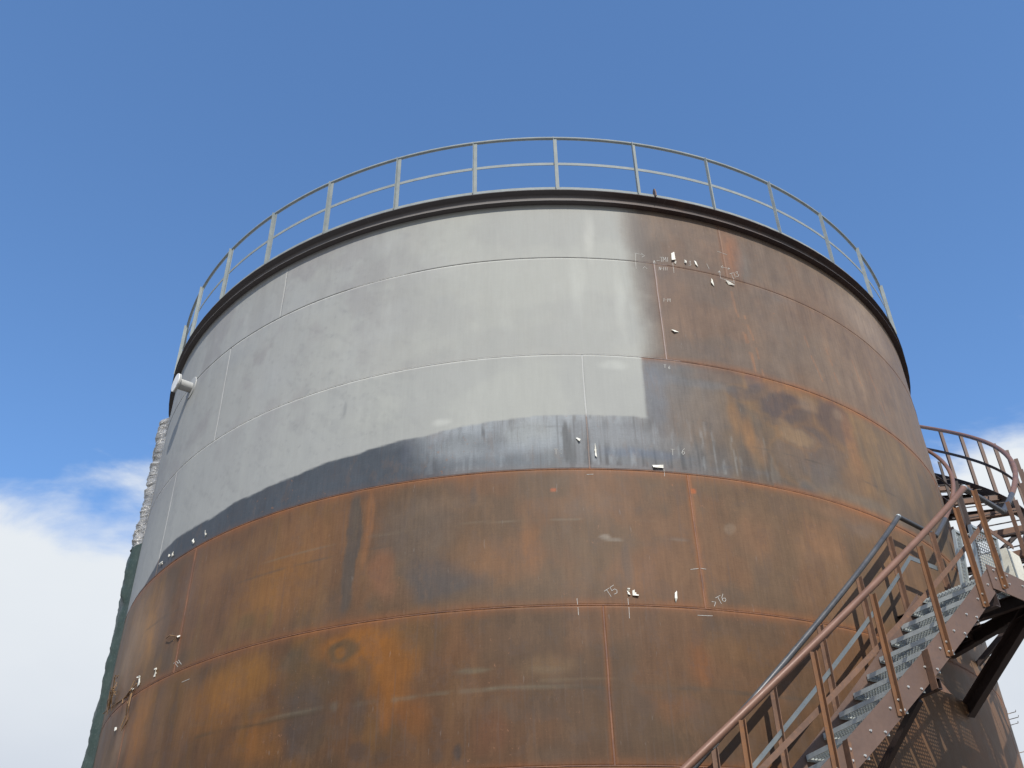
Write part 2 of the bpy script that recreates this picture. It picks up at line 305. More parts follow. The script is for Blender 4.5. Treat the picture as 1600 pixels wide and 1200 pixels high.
# ------------------------------------------------------------------ marks measured on the shell: angle (deg), height (m)
# BLOBS: angle, height, half width (m), half height (m), base colour, strength, edge sharpness; the pale patch high at the right edge is painted sheen
BLOBS = [(24.0,6.863,0.13,0.252,(0.0946,0.0899,0.1043),0.9,0.7),(22.26,6.661,0.195,0.094,(0.1086,0.0939,0.0939),0.7,0.6),(25.89,6.695,0.331,0.211,(0.0954,0.0861,0.0907),0.9,0.7),(28.59,6.567,0.458,0.269,(0.092,0.0785,0.0828),0.9,0.7),(31.01,6.465,0.376,0.215,(0.0981,0.084,0.084),0.85,0.7),(34.92,6.696,0.303,0.267,(0.1059,0.0863,0.0863),0.85,0.7),(35.63,6.77,0.115,0.094,(0.1872,0.153,0.1344),0.6,0.5),(30.97,6.766,0.176,0.121,(0.1883,0.1544,0.136),0.6,0.5),(31.35,6.033,0.395,0.406,(0.1191,0.1033,0.1033),0.75,0.6),(26.82,5.902,0.209,0.265,(0.1328,0.1108,0.1007),0.6,0.6),(34.81,6.104,0.244,0.572,(0.1365,0.111,0.1007),0.5,0.5),(28.58,6.236,0.263,0.13,(0.231,0.1787,0.1283),0.6,0.7),(26.91,6.364,0.137,0.093,(0.2134,0.1638,0.1162),0.5,0.5),(36.79,6.445,0.132,0.456,(0.2982,0.1609,0.0923),0.5,0.5),(37.06,6.007,0.211,0.387,(0.271,0.168,0.0925),0.5,0.4),(20.98,6.319,0.084,0.305,(0.2906,0.1662,0.0759),0.7,0.4),(22.26,6.088,0.086,0.299,(0.32,0.1736,0.0721),0.75,0.4),(23.3,5.9,0.079,0.209,(0.2579,0.1547,0.0852),0.5,0.4),(27.46,6.948,0.411,0.141,(0.3082,0.1642,0.0868),0.5,0.3),(19.47,6.824,0.518,0.095,(0.2381,0.1527,0.1076),0.4,0.3),(31.17,5.771,0.364,0.269,(0.119,0.119,0.1303),0.5,0.4),(28.32,5.567,0.135,0.104,(0.0966,0.1225,0.1585),0.6,0.4),(42.55,5.949,0.199,0.509,(0.1244,0.113,0.1076),0.5,0.4),(43.98,6.65,0.793,0.671,(0.2607,0.194,0.1262),0.45,0.3),(37.33,5.588,0.825,0.113,(0.1486,0.1486,0.1486),0.45,0.3),(15.23,6.299,0.471,0.435,(0.1906,0.1573,0.1333),0.5,0.3),(18.84,6.362,0.247,0.444,(0.1784,0.1524,0.1345),0.4,0.3),(12.29,6.435,0.137,0.525,(0.1504,0.1695,0.2041),0.7,0.3),(12.2,6.7,0.23,0.127,(0.1504,0.1761,0.2115),0.6,0.4),(17.09,6.685,0.495,0.075,(0.1517,0.1579,0.1709),0.5,0.3),(9.97,5.673,0.5,0.081,(0.1059,0.1563,0.2422),0.65,0.3),(6.14,5.621,0.276,0.063,(0.1269,0.1627,0.2186),0.5,0.3),(15.46,5.617,0.456,0.065,(0.1117,0.1392,0.1769),0.6,0.3),(21.31,5.585,0.502,0.067,(0.0984,0.1242,0.1664),0.6,0.3),(25.02,5.583,0.269,0.05,(0.0858,0.126,0.1967),0.6,0.3),(10.78,5.867,0.658,0.133,(0.2188,0.2264,0.2343),0.45,0.2),(7.9,5.888,0.426,0.197,(0.234,0.2461,0.2585),0.7,0.2),(-1.25,5.934,0.416,0.164,(0.3151,0.3344,0.3344),0.8,0.3),(-7.62,5.834,0.353,0.163,(0.2335,0.2499,0.2583),0.7,0.3),(-11.55,5.856,0.22,0.115,(0.1847,0.1991,0.2141),0.5,0.3),(1.14,5.559,0.204,0.174,(0.151,0.1572,0.1572),0.5,0.3),(-2.57,5.579,0.545,0.08,(0.1523,0.1851,0.2141),0.5,0.3),(-8.87,5.609,0.492,0.064,(0.1374,0.1558,0.1823),0.5,0.3),(-4.74,5.84,0.181,0.179,(0.1295,0.1411,0.1533),0.45,0.2),(-13.23,5.847,0.091,0.248,(0.1123,0.1231,0.1593),0.4,0.3),(2.79,5.796,0.041,0.274,(0.1013,0.1062,0.1112),0.8,0.8),(3.24,5.675,0.033,0.32,(0.1061,0.1112,0.1164),0.7,0.7),(4.23,5.796,0.097,0.323,(0.1629,0.1694,0.176),0.5,0.4),(13.71,9.16,0.264,0.301,(0.235,0.1902,0.1633),0.5,0.2),(20.94,9.121,0.596,0.356,(0.2157,0.1597,0.1296),0.4,0.2),(11.66,9.01,0.119,0.452,(0.2506,0.2189,0.1968),0.5,0.2),(23.75,8.99,0.103,0.521,(0.267,0.1368,0.0853),0.6,0.4),(24.97,8.922,0.126,0.357,(0.2952,0.1375,0.0771),0.7,0.5),(26.01,8.738,0.128,0.354,(0.1442,0.1382,0.1382),0.5,0.3),(29.64,8.445,0.35,0.142,(0.1532,0.1408,0.1408),0.45,0.3),(16.58,7.821,0.344,0.611,(0.1912,0.1337,0.1068),0.4,0.2),(12.63,7.552,0.113,0.588,(0.1567,0.1328,0.1328),0.5,0.2),(14.33,8.188,0.34,0.317,(0.1571,0.122,0.1114),0.45,0.2),(27.36,7.726,0.427,0.429,(0.1708,0.1391,0.1219),0.4,0.2),(25.16,7.452,0.176,0.412,(0.2351,0.1624,0.1152),0.4,0.2),(36.84,7.605,0.431,0.572,(0.1963,0.161,0.1356),0.4,0.2),(36.54,7.9,0.084,0.354,(0.2789,0.1885,0.1294),0.4,0.3),(41.62,7.627,0.137,0.366,(0.2727,0.2047,0.1543),0.4,0.3),(18.44,7.175,0.517,0.117,(0.1522,0.1286,0.1231),0.4,0.2),(48.04,8.979,0.853,0.616,(0.3549,0.3021,0.2634),0.4,0.1),(-18.46,4.749,0.091,0.697,(0.0955,0.086,0.086),0.95,0.85),(-18.26,5.197,0.04,0.466,(0.1053,0.0953,0.0905),0.6,0.6),(-16.82,5.013,0.053,0.529,(0.2714,0.1437,0.0762),0.55,0.5),(-11.83,4.848,0.483,0.411,(0.1278,0.1114,0.1062),0.75,0.5),(-9.21,4.311,0.394,0.302,(0.0999,0.0951,0.1049),0.9,0.6),(-13.41,4.162,0.204,0.137,(0.1594,0.1072,0.0789),0.5,0.4),(-14.79,4.392,0.141,0.282,(0.2423,0.13,0.0885),0.5,0.4),(-11.57,4.992,0.14,0.299,(0.1392,0.1166,0.1011),0.5,0.4),(-6.26,4.559,0.326,0.281,(0.2244,0.1419,0.0893),0.4,0.2),(-3.31,4.464,0.383,0.278,(0.238,0.1346,0.0797),0.4,0.2),(-0.95,4.591,0.128,0.282,(0.2612,0.1338,0.0671),0.4,0.3),(-8.77,5.102,0.41,0.107,(0.1964,0.1557,0.1316),0.4,0.2),(-6.3,5.185,0.042,0.106,(0.1192,0.0987,0.094),0.6,0.7),(-24.3,4.962,0.508,0.389,(0.2429,0.1397,0.0764),0.5,0.2),(-26.81,4.506,0.524,0.375,(0.2667,0.1431,0.0541),0.6,0.2),(-30.02,4.213,0.135,0.104,(0.1415,0.1061,0.0637),0.65,0.5),(-26.95,4.165,0.053,0.101,(0.1433,0.108,0.0617),0.6,0.5),(-31.9,5.029,0.615,0.246,(0.2189,0.1446,0.0876),0.4,0.2),(-36.64,4.949,0.365,0.504,(0.2326,0.1468,0.093),0.4,0.2),(-39.86,4.901,0.197,0.515,(0.1759,0.1333,0.1207),0.5,0.3),(-48.26,4.72,0.335,0.554,(0.4708,0.282,0.1258),0.5,0.2),(-45.34,4.776,0.217,0.45,(0.2012,0.1533,0.139),0.5,0.3),(-53.18,4.736,0.463,0.602,(0.3898,0.29,0.2165),0.5,0.2),(7.75,4.373,0.058,0.235,(0.1058,0.0961,0.0961),0.8,0.6),(6.98,4.199,0.063,0.095,(0.1161,0.1009,0.0961),0.5,0.5),(5.83,4.665,0.066,0.028,(0.2845,0.2935,0.3118),0.6,0.5),(6.58,4.631,0.105,0.022,(0.2421,0.2502,0.267),0.5,0.5),(12.77,4.657,0.109,0.022,(0.1762,0.197,0.2269),0.5,0.4),(3.35,5.016,0.397,0.149,(0.1762,0.1386,0.1164),0.4,0.2),(3.61,4.368,0.128,0.344,(0.163,0.1217,0.0917),0.4,0.3),(8.87,4.377,0.263,0.276,(0.2262,0.1324,0.087),0.4,0.2),(18.13,4.856,0.068,0.068,(0.1991,0.1713,0.1521),0.5,0.6),(20.72,4.784,0.315,0.302,(0.2155,0.1352,0.0934),0.4,0.2),(28.19,4.854,0.377,0.318,(0.2305,0.1458,0.0965),0.4,0.2),(30.47,4.457,0.292,0.307,(0.1878,0.1356,0.0978),0.4,0.2),(35.12,5.19,0.356,0.123,(0.1524,0.1338,0.128),0.5,0.3),(37.28,4.936,0.251,0.259,(0.2367,0.1485,0.0833),0.4,0.2),(30.92,5.312,0.418,0.086,(0.2105,0.1359,0.098),0.4,0.2),(14.82,5.246,0.037,0.032,(0.3327,0.1167,0.0525),0.9,0.6),(1.32,5.208,0.034,0.023,(0.3326,0.1167,0.0594),0.8,0.6),(16.82,3.502,0.411,0.192,(0.1984,0.1172,0.0597),0.4,0.2),(13.08,3.35,0.153,0.248,(0.2348,0.1062,0.046),0.5,0.3),(-16.85,3.682,0.413,0.26,(0.299,0.1376,0.0348),0.85,0.4),(-13.58,3.32,0.284,0.429,(0.2748,0.129,0.0341),0.75,0.4),(-11.67,2.937,0.186,0.233,(0.2462,0.1113,0.0392),0.5,0.3),(-5.08,3.61,0.367,0.189,(0.1535,0.1032,0.0759),0.45,0.2),(-7.34,3.629,0.188,0.254,(0.1881,0.0991,0.0539),0.4,0.2),(-18.41,3.642,0.142,0.13,(0.1331,0.0954,0.061),0.8,0.7),(-18.6,3.633,0.058,0.06,(0.2401,0.1275,0.0471),0.7,0.6),(-23.47,3.668,0.188,0.147,(0.1045,0.0944,0.0803),0.75,0.5),(-21.76,3.379,0.326,0.32,(0.1307,0.0979,0.0665),0.75,0.5),(-22.08,3.073,0.264,0.369,(0.0933,0.0838,0.0885),0.75,0.5),(-23.14,2.848,0.119,0.181,(0.0673,0.0673,0.0893),0.6,0.4),(-16.65,2.995,0.094,0.24,(0.0943,0.0805,0.0805),0.6,0.5),(-19.91,2.86,0.208,0.119,(0.123,0.0965,0.078),0.5,0.4),(-13.94,2.903,0.065,0.142,(0.2936,0.1351,0.0426),0.5,0.4),(-16.38,2.641,0.129,0.08,(0.0894,0.076,0.0803),0.6,0.5),(-9.34,2.573,0.059,0.078,(0.1,0.0815,0.0815),0.6,0.5),(-7.58,2.588,0.042,0.079,(0.0725,0.0647,0.0725),0.7,0.6),(-14.32,2.59,0.087,0.067,(0.1026,0.0793,0.0709),0.6,0.5),(-29.35,3.592,0.531,0.273,(0.293,0.1603,0.0484),0.7,0.3),(-33.22,3.413,0.493,0.342,(0.2767,0.1469,0.0543),0.6,0.3),(-36.85,3.364,0.183,0.555,(0.1993,0.1276,0.0832),0.5,0.3),(-41.93,3.419,0.199,0.512,(0.2151,0.1446,0.1064),0.5,0.3),(-46.03,3.454,0.278,0.535,(0.4374,0.2216,0.0855),0.5,0.2),(-26.8,2.968,0.324,0.249,(0.2759,0.1431,0.0439),0.45,0.3),(-27.18,2.975,0.067,0.25,(0.3059,0.1501,0.0507),0.3,0.4),(-50.31,3.497,0.228,0.489,(0.3409,0.2513,0.1942),0.5,0.2),(0.36,3.333,0.298,0.122,(0.2052,0.1512,0.1017),0.5,0.3),(-2.93,3.135,0.591,0.017,(0.2068,0.2297,0.2143),0.6,0.4),(-8.38,3.126,0.304,0.019,(0.1819,0.2034,0.1961),0.6,0.4),(-13.07,3.113,0.046,0.037,(0.1862,0.2082,0.2082),0.35,0.4),(-18.9,3.116,0.042,0.049,(0.1653,0.1934,0.2009),0.3,0.4),(-0.19,3.304,0.238,0.036,(0.2282,0.2129,0.1772),0.4,0.3),(-6.19,3.319,0.182,0.03,(0.1803,0.1944,0.1736),0.5,0.4),(1.39,3.197,0.532,0.019,(0.2354,0.2275,0.1904),0.4,0.4),(-4.02,2.935,0.234,0.139,(0.1529,0.1182,0.0979),0.5,0.2),(-5.09,2.712,0.174,0.225,(0.1729,0.0845,0.0568),0.4,0.2),(2.27,2.797,0.231,0.339,(0.1447,0.1013,0.0787),0.4,0.2),(7.01,2.795,0.235,0.228,(0.1324,0.0961,0.0784),0.4,0.2),(8.36,3.118,0.364,0.029,(0.1324,0.1109,0.1009),0.5,0.4),(13.37,3.12,0.383,0.025,(0.1062,0.0965,0.0918),0.5,0.4),(18.04,3.11,0.271,0.025,(0.0974,0.0881,0.0837),0.5,0.4),(10.91,2.919,0.244,0.117,(0.2112,0.1059,0.0591),0.35,0.2),(13.0,2.811,0.247,0.173,(0.1164,0.0918,0.0829),0.4,0.2),(0.59,2.52,0.227,0.109,(0.1512,0.1222,0.1116),0.4,0.2),(-27.15,3.192,0.331,0.026,(0.1776,0.1252,0.0618),0.5,0.4),(-32.85,3.242,0.575,0.027,(0.1742,0.1272,0.0745),0.4,0.4),(-10.07,7.96,0.066,0.071,(0.3253,0.3351,0.3351),0.5,0.4),(-16.71,7.703,0.511,0.302,(0.3908,0.4019,0.4019),0.35,0.1),(-10.94,8.471,0.496,0.214,(0.445,0.445,0.4276),0.4,0.1),(-20.03,7.915,0.093,0.208,(0.3158,0.3257,0.3358),0.35,0.3),(-21.21,7.36,0.362,0.395,(0.404,0.4155,0.4155),0.3,0.1),(-38.58,8.485,0.884,0.372,(0.3405,0.3518,0.3633),0.4,0.1),(-28.77,8.61,0.342,0.349,(0.3315,0.3421,0.3528),0.4,0.1),(-20.72,6.597,0.027,0.129,(0.1888,0.1961,0.2037),0.6,0.4),(-39.26,8.197,0.377,0.171,(0.27,0.2799,0.3004),0.4,0.2),(-17.53,9.118,0.368,0.233,(0.3605,0.3605,0.3605),0.35,0.1),(-13.42,8.978,0.123,0.338,(0.4049,0.3938,0.3722),0.3,0.2),(6.69,8.843,0.08,0.44,(0.5986,0.5986,0.5584),0.5,0.2),(4.85,8.087,0.108,0.609,(0.559,0.5722,0.5331),0.35,0.2),(9.64,7.813,0.078,0.599,(0.5585,0.5717,0.5326),0.4,0.2),(7.91,6.842,0.178,0.073,(0.5985,0.6123,0.5715),0.5,0.3),(-9.64,6.157,0.117,0.051,(0.6234,0.6305,0.5953),0.6,0.3),(-46.44,9.574,0.871,0.603,(0.3507,0.3628,0.3815),0.3,0.1),(-32.25,7.521,0.357,0.321,(0.3448,0.3558,0.3726),0.3,0.1)]
CHALK = [[[(5.39,4.068),(5.85,4.102)],[(5.62,4.085),(5.98,4.013)],[(6.28,4.134),(5.95,4.109),(6.08,4.074),(6.34,4.094),(6.53,4.083),(6.54,4.054),(6.26,4.038)]],[[(15.21,4.009),(15.57,4.006),(15.39,3.961)],[(15.6,4.05),(16.1,4.082)],[(15.84,4.066),(16.1,3.997)],[(16.4,4.101),(16.24,4.061),(16.27,4.029),(16.47,4.02),(16.62,4.042),(16.55,4.059),(16.35,4.055),(16.26,4.037)]],[[(13.15,5.751),(13.57,5.756)],[(13.36,5.753),(13.29,5.679)],[(14.61,5.777),(14.37,5.748),(14.27,5.717),(14.37,5.7),(14.54,5.713),(14.56,5.732),(14.41,5.737),(14.3,5.725)]],[[(13.57,6.9),(13.82,6.904)],[(13.7,6.902),(13.65,6.855)],[(14.23,6.892),(14.09,6.873),(14.03,6.854),(14.09,6.844),(14.19,6.852),(14.2,6.864),(14.12,6.867),(14.05,6.859)]],[[(1.57,5.702),(1.91,5.701)],[(1.74,5.701),(1.72,5.637)],[(2.19,5.7),(2.25,5.692)],[(2.17,5.652),(2.23,5.644)]],[[(11.94,8.616),(12.91,8.599)],[(12.63,8.627),(12.97,8.589),(12.65,8.562)],[(11.94,8.616),(11.82,8.463),(11.8,8.356)]],[[(14.37,8.539),(14.75,8.536)],[(14.81,8.602),(15.2,8.61)],[(15.01,8.606),(14.93,8.529)],[(15.12,8.533),(15.25,8.611),(15.34,8.568),(15.53,8.617),(15.51,8.541)],[(15.75,8.622),(15.67,8.544)]],[[(14.5,8.381),(14.57,8.436),(14.69,8.383),(14.77,8.438)],[(14.77,8.411),(14.94,8.413)],[(15.11,8.443),(15.04,8.388)],[(15.33,8.445),(15.25,8.391)],[(15.54,8.448),(15.46,8.393)]],[[(18.38,8.617),(18.63,8.624),(18.45,8.588),(18.6,8.573),(18.43,8.546),(18.27,8.549)]],[[(20.64,8.641),(20.87,8.56)]],[[(23.54,8.559),(24.06,8.596)],[(23.8,8.578),(23.89,8.498)],[(24.17,8.604),(24.26,8.524)],[(24.4,8.616),(24.73,8.641),(24.58,8.595),(24.83,8.591),(24.67,8.554),(24.43,8.545)]],[[(22.57,8.647),(23.68,8.652)],[(22.78,8.676),(22.57,8.647),(22.71,8.63)],[(23.54,8.669),(23.68,8.652),(23.39,8.631)]],[[(22.43,8.909),(23.7,8.897)]],[[(22.21,8.569),(22.19,8.439),(23.36,8.434),(24.04,8.435)],[(21.98,8.53),(22.21,8.569),(22.33,8.541)],[(23.98,8.509),(23.92,8.41)]],[[(16.29,8.537),(16.29,8.461),(16.27,8.375)]],[[(14.63,7.924),(14.55,7.872)],[(14.72,7.899),(14.89,7.901)],[(15.08,7.928),(15.0,7.876)],[(15.23,7.93),(15.17,7.903),(15.34,7.905)],[(15.38,7.931),(15.3,7.879)]],[[(-40.81,4.044),(-40.3,4.052)],[(-40.56,4.048),(-39.83,3.98)],[(-40.23,4.054),(-39.9,4.019),(-39.58,4.025)],[(-39.94,4.059),(-39.23,3.991)]],[[(2.94,3.995),(2.96,3.929)],[(2.98,3.903),(2.99,3.825)]],[[(7.46,3.998),(7.46,3.926)],[(7.48,3.906),(7.45,3.795)]],[[(13.58,4.338),(14.34,4.355)],[(14.53,4.36),(15.08,4.355)]],[[(13.68,3.854),(15.07,3.859)]],[[(12.21,5.492),(12.19,5.405)]],[[(4.57,5.386),(5.19,5.39)]],[[(12.56,8.368),(12.81,8.404),(13.09,8.376)]],[[(14.06,8.533),(13.94,8.488)],[(14.06,8.533),(14.17,8.492)],[(14.06,8.533),(13.99,8.457)]],[[(-38.57,3.775),(-37.32,3.777)]]]
SCRAPS = [[(16.22,8.687),(16.6,8.718),(16.62,8.588),(16.13,8.565)],[(16.55,8.564),(16.7,8.557),(16.63,8.523),(16.52,8.531)],[(17.7,8.608),(18.01,8.6),(17.92,8.554),(17.74,8.571)],[(19.01,8.638),(19.25,8.633),(19.38,8.544),(19.1,8.574)],[(20.94,8.4),(21.02,8.371),(21.08,8.266),(20.69,8.308)],[(22.69,8.412),(23.32,8.411),(23.85,8.364),(23.08,8.36)],[(14.9,7.432),(15.34,7.435),(15.83,7.415),(15.23,7.399)],[(3.72,5.837),(3.88,5.841),(4.18,5.812),(4.04,5.788)],[(5.53,5.765),(5.6,5.765),(5.65,5.596),(5.48,5.612)],[(11.06,5.529),(12.12,5.531),(12.11,5.495),(11.09,5.494)],[(7.42,4.092),(7.72,4.103),(7.71,4.093),(7.47,4.079)],[(7.41,4.078),(7.52,4.072),(7.72,4.032),(7.54,4.032)],[(7.93,4.08),(8.1,4.084),(8.13,4.04),(8.47,4.035),(8.4,4.021),(7.89,4.026)],[(11.78,4.071),(11.98,4.093),(11.93,4.011),(11.79,3.971),(11.69,4.01)],[(-39.29,5.584),(-39.02,5.615),(-38.77,5.538),(-39.02,5.523)],[(-41.46,5.568),(-41.28,5.594),(-41.02,5.525),(-41.33,5.52)],[(-46.17,5.588),(-45.77,5.606),(-45.57,5.529),(-45.89,5.534)],[(-49.34,5.583),(-48.25,5.576),(-47.98,5.551),(-49.03,5.552)],[(-47.03,5.607),(-46.73,5.612),(-46.63,5.564)],[(-44.72,4.101),(-44.13,4.091),(-44.07,4.074),(-44.5,4.08)],[(-44.35,4.075),(-44.07,4.074),(-44.2,3.997),(-44.48,3.998)],[(-48.86,4.132),(-48.15,4.125),(-47.88,4.102),(-48.58,4.108)],[(-48.19,4.096),(-48.0,4.09),(-47.89,4.012),(-48.35,4.003)],[(-41.08,4.37),(-40.46,4.362),(-40.27,4.337),(-40.61,4.333)],[(-50.01,4.039),(-49.33,4.011),(-49.57,3.988),(-50.26,4.017)],[(-53.14,3.67),(-52.67,3.664),(-52.39,3.619),(-52.67,3.612)]]
WIRES = [[(-49.22,4.098),(-49.57,3.988),(-51.83,3.982),(-56.35,4.016),(-61.28,4.078)],[(-49.36,3.982),(-49.54,3.839),(-50.24,3.726),(-50.64,3.592)],[(-49.28,3.964),(-48.97,3.792),(-49.35,3.657),(-50.24,3.552)],[(-48.45,4.044),(-49.04,3.987),(-51.12,3.998),(-51.92,3.962),(-51.32,3.891)],[(-43.07,4.403),(-42.03,4.4),(-40.92,4.358),(-41.28,4.316)]]
# ------------------------------------------------------------------ the shell's colours (rust, mill scale and primer, with some sheen and light falloff painted in)
def _hash(ix, iy, seed):
    h = (ix.astype(np.int64)*374761393 + iy.astype(np.int64)*668265263 + seed*982451653) & 0xffffffff
    h = ((h ^ (h >> 13))*1274126177) & 0xffffffff
    h = (h ^ (h >> 16)) & 0xffff
    return h/65535.0
def vnoise(x, y, seed=0):
    xi = np.floor(x); yi = np.floor(y); fx = x-xi; fy = y-yi
    fx = fx*fx*(3-2*fx); fy = fy*fy*(3-2*fy)
    a = _hash(xi, yi, seed); b = _hash(xi+1, yi, seed); c = _hash(xi, yi+1, seed); d = _hash(xi+1, yi+1, seed)
    return (a*(1-fx)+b*fx)*(1-fy) + (c*(1-fx)+d*fx)*fy
def fbm(x, y, o=4, seed=0):
    s = 0; a = .5; n = 0
    for i in range(o):
        s = s + a*vnoise(x, y, seed+i*17); n += a; a *= .55; x = x*2.03+5.1; y = y*2.03+1.7
    return s/n
def sst(a, b, x):
    t = np.clip((x-a)/(b-a), 0, 1); return t*t*(3-2*t)
def mixv(a, b, f): return a*(1-f[:, None]) + np.asarray(b)*f[:, None]
SEAMS = [8.477, 6.976, 5.454, 3.925, 2.42, .915, -.585]
TOPZ, BOTZ = 9.60, -1.55
BASE_TH = [23.1, 14.0, 4.9, 14.55, 5.2, 14.0, 5.0, 14.0]
def plate_angles(k):
    s = BASE_TH[k]; return [s-165, s-110, s-55, s, s+55, s+110]      # the closing plate is the wider sixth one
def shell_colour(th, z):
    s = th*math.pi/180*R
    wx = (fbm(s*2.2, z*2.2, 4, 1)-.5); wy = (fbm(s*2.2+40, z*2.2, 4, 2)-.5)
    big = fbm(s*.45, z*.55, 3, 5); mid = fbm(s*1.6, z*1.3, 4, 7); vert = fbm(s*6, z*.55, 4, 9); fine = fbm(s*14, z*5, 3, 11)
    col = np.zeros((len(th), 3))
    # bare steel by course
    top = mixv(np.tile((.165,.122,.100), (len(th),1)), (.150,.122,.108), sst(.4,.6,mid))
    top = mixv(top, (.190,.145,.112), sst(15, 55, th+wx*20)*.7)  # paler to the right: glancing sheen put into the colour
    c3 = mixv(np.tile((.150,.118,.092), (len(th),1)), (.115,.100,.090), sst(.42,.6,mid))
    c3 = mixv(c3, (.165,.125,.085), sst(.5,.7,vert)*.5)
    c3 = mixv(c3, (.185,.205,.225), sst(24, 4, th+wx*10)*.85)
    c3 = mixv(c3, (.30,.33,.355), sst(10, 1, th)*sst(-15, -7, th)*sst(5.55,5.80,z)*.90)
    slate = sst(-9, -14.5, th+wx*6+ (z-5.8)*5)
    c3 = mixv(c3, (.082,.094,.110), slate)
    c4 = mixv(np.tile((.155,.100,.070), (len(th),1)), (.130,.096,.074), sst(.42,.6,mid))
    c4 = mixv(c4, (.150,.118,.096), sst(.45,.7,big)*.5*sst(-25,0,th))
    c4 = mixv(c4, (.168,.112,.066), sst(.45,.62,vert)*sst(-5,-30,th)*.75)
    c4 = mixv(c4, (.135,.105,.080), sst(5, 45, th)*.5)
    c5 = mixv(np.tile((.138,.088,.060), (len(th),1)), (.112,.080,.060), sst(.42,.6,mid))
    c5 = mixv(c5, (.165,.103,.052), sst(.42,.62,.5*mid+.5*vert)*sst(0,-18,th)*.9)
    c5 = mixv(c5, (.118,.098,.078), sst(.5,.7,fbm(s*.8,z*2.0,4,31))*sst(-12,-2,th)*.35)
    col = top
    for zz, c in ((SEAMS[1], c3), (SEAMS[2], c4), (SEAMS[3], c5)):
        col = mixv(col, c, (z < zz).astype(float))
    # plate to plate difference
    for k in range(8):
        zt = TOPZ if k == 0 else SEAMS[k-1]; zb = SEAMS[k] if k < 7 else BOTZ
        for i, a in enumerate(plate_angles(k)):
            inside = ((z <= zt) & (z > zb) & (((th-a) % 360) < 55)).astype(float)
            f = 1 + .10*(_hash(np.array([k+3.]), np.array([i+7.]), 77)[0]-.5)
            col = col*(1+(f-1)*inside)[:, None]
    col *= (0.89 + .22*vert)[:, None]*(0.90+.20*fine)[:, None]
    # scratches / drips in the blue-grey band
    band = (z < 6.16)*(z > 5.5)*sst(-14,-8,th)*sst(30,14,th)
    dr = fbm(s*32, z*1.6, 3, 41)
    col = mixv(col, (.075,.078,.082), band*sst(.60,.70,dr)*sst(.42,.60,fbm(s*1.3,z*2,2,43))*.7)
    col = mixv(col, (.33,.36,.38), band*sst(.60,.74,fbm(s*26, z*3.2, 3, 45))*.40)
    # blobs, each with a warped outline
    wlx = wx*.34 + (fbm(s*9, z*9, 3, 21)-.5)*.08; wlz = wy*.34 + (fbm(s*9+9, z*9, 3, 23)-.5)*.08
    pblob = []
    for (bt, bz, rs, rz, c, st, hd) in BLOBS:
        bs = bt*math.pi/180*R
        sel = (np.abs(s-bs) < rs*1.9+.25) & (np.abs(z-bz) < rz*1.9+.25)
        if not sel.any(): continue
        k = min(1.0, 4*min(rs, rz))
        if c[2] > 1.25*c[0]: st = st*.6
        if c[0] > 1.9*c[2] and bz > 5.4: st = st*.6
        if hd >= .55: st = min(1, st*1.15)
        if rz < .07 and rs > .2: st = st*.55*sst(.35,.6,fbm(s[sel]*4, z[sel]*9, 3, 99))
        # a coloured patch belongs to its own plate course
        d = np.sqrt(((s[sel]-bs+wlx[sel]*k)/rs)**2 + ((z[sel]-bz+wlz[sel]*k)/rz)**2)
        w = 1-sst(hd*1.0, 1.45-hd*.35, d)
        tex = .75+.5*fine[sel]
        f = w*st*np.clip(tex, 0, 1.15)
        course_b = sum(bz < q for q in SEAMS); course_v = sum((z[sel] < q).astype(int) for q in SEAMS)
        if hd >= .6 and bt > 20 and 5.5 < bz < 6.97:      # scorched patches with a rusty rim
            rim = np.exp(-((d-1.22)/.16)**2)*.26*(z[sel] < SEAMS[1])*(z[sel] > SEAMS[2])
            col[sel] = mixv(col[sel], (.235,.150,.082), rim)
        if bt < 11 and bz > 6.15: pblob.append((sel, f*(.45 if c[0] > .4 else .8), c)); continue
        f = f*(course_v == course_b)
        col[sel] = mixv(col[sel], c, np.clip(f, 0, 1))
    # orange haze of rust beside the welds
    zw = z + (fbm(s*3, z*0+3, 3, 61)-.5)*.02
    halo = np.zeros(len(th))
    for i, q in enumerate(SEAMS):
        dd = np.abs(zw-q); wd = .035+.05*fbm(s*1.2, z*0+i*7., 3, 63)
        halo = np.maximum(halo, np.exp(-(dd/wd)**2)*(.40+.5*fbm(s*3, z*0+i*5., 2, 65)))
    hv = np.zeros(len(th))
    for k in range(8):
        zt = TOPZ if k == 0 else SEAMS[k-1]; zb = SEAMS[k] if k < 7 else BOTZ
        ins = (z <= zt) & (z > zb)
        for a in plate_angles(k):
            dd = ((th-a+180) % 360 - 180)*math.pi/180*R + (fbm(s*0+k, z*7, 3, 67)-.5)*.03
            hv = np.maximum(hv, ins*np.exp(-(dd/(.028 if k > 2 else .02))**2)*(.15 if k == 2 else 1)*(.35+.6*fbm(z*2.3, s*0+k, 3, 69)))
    haze_amt = np.where(z > SEAMS[0]+.1, .5, np.where(z > SEAMS[1]+.1, .45, 1.0))
    no3 = np.where((z > SEAMS[2]+.01) & (z < SEAMS[1]-.25) & (th < 24), .25, 1.0)
    col = mixv(col, (.235,.115,.062), np.clip(halo*haze_amt*no3*np.where(z > SEAMS[1]+.3, .5, 1), 0, .75))
    col = mixv(col, (.270,.125,.060), np.clip(hv*haze_amt*np.where((z > SEAMS[2]) & (z < SEAMS[1]), .3, 1), 0, .85))
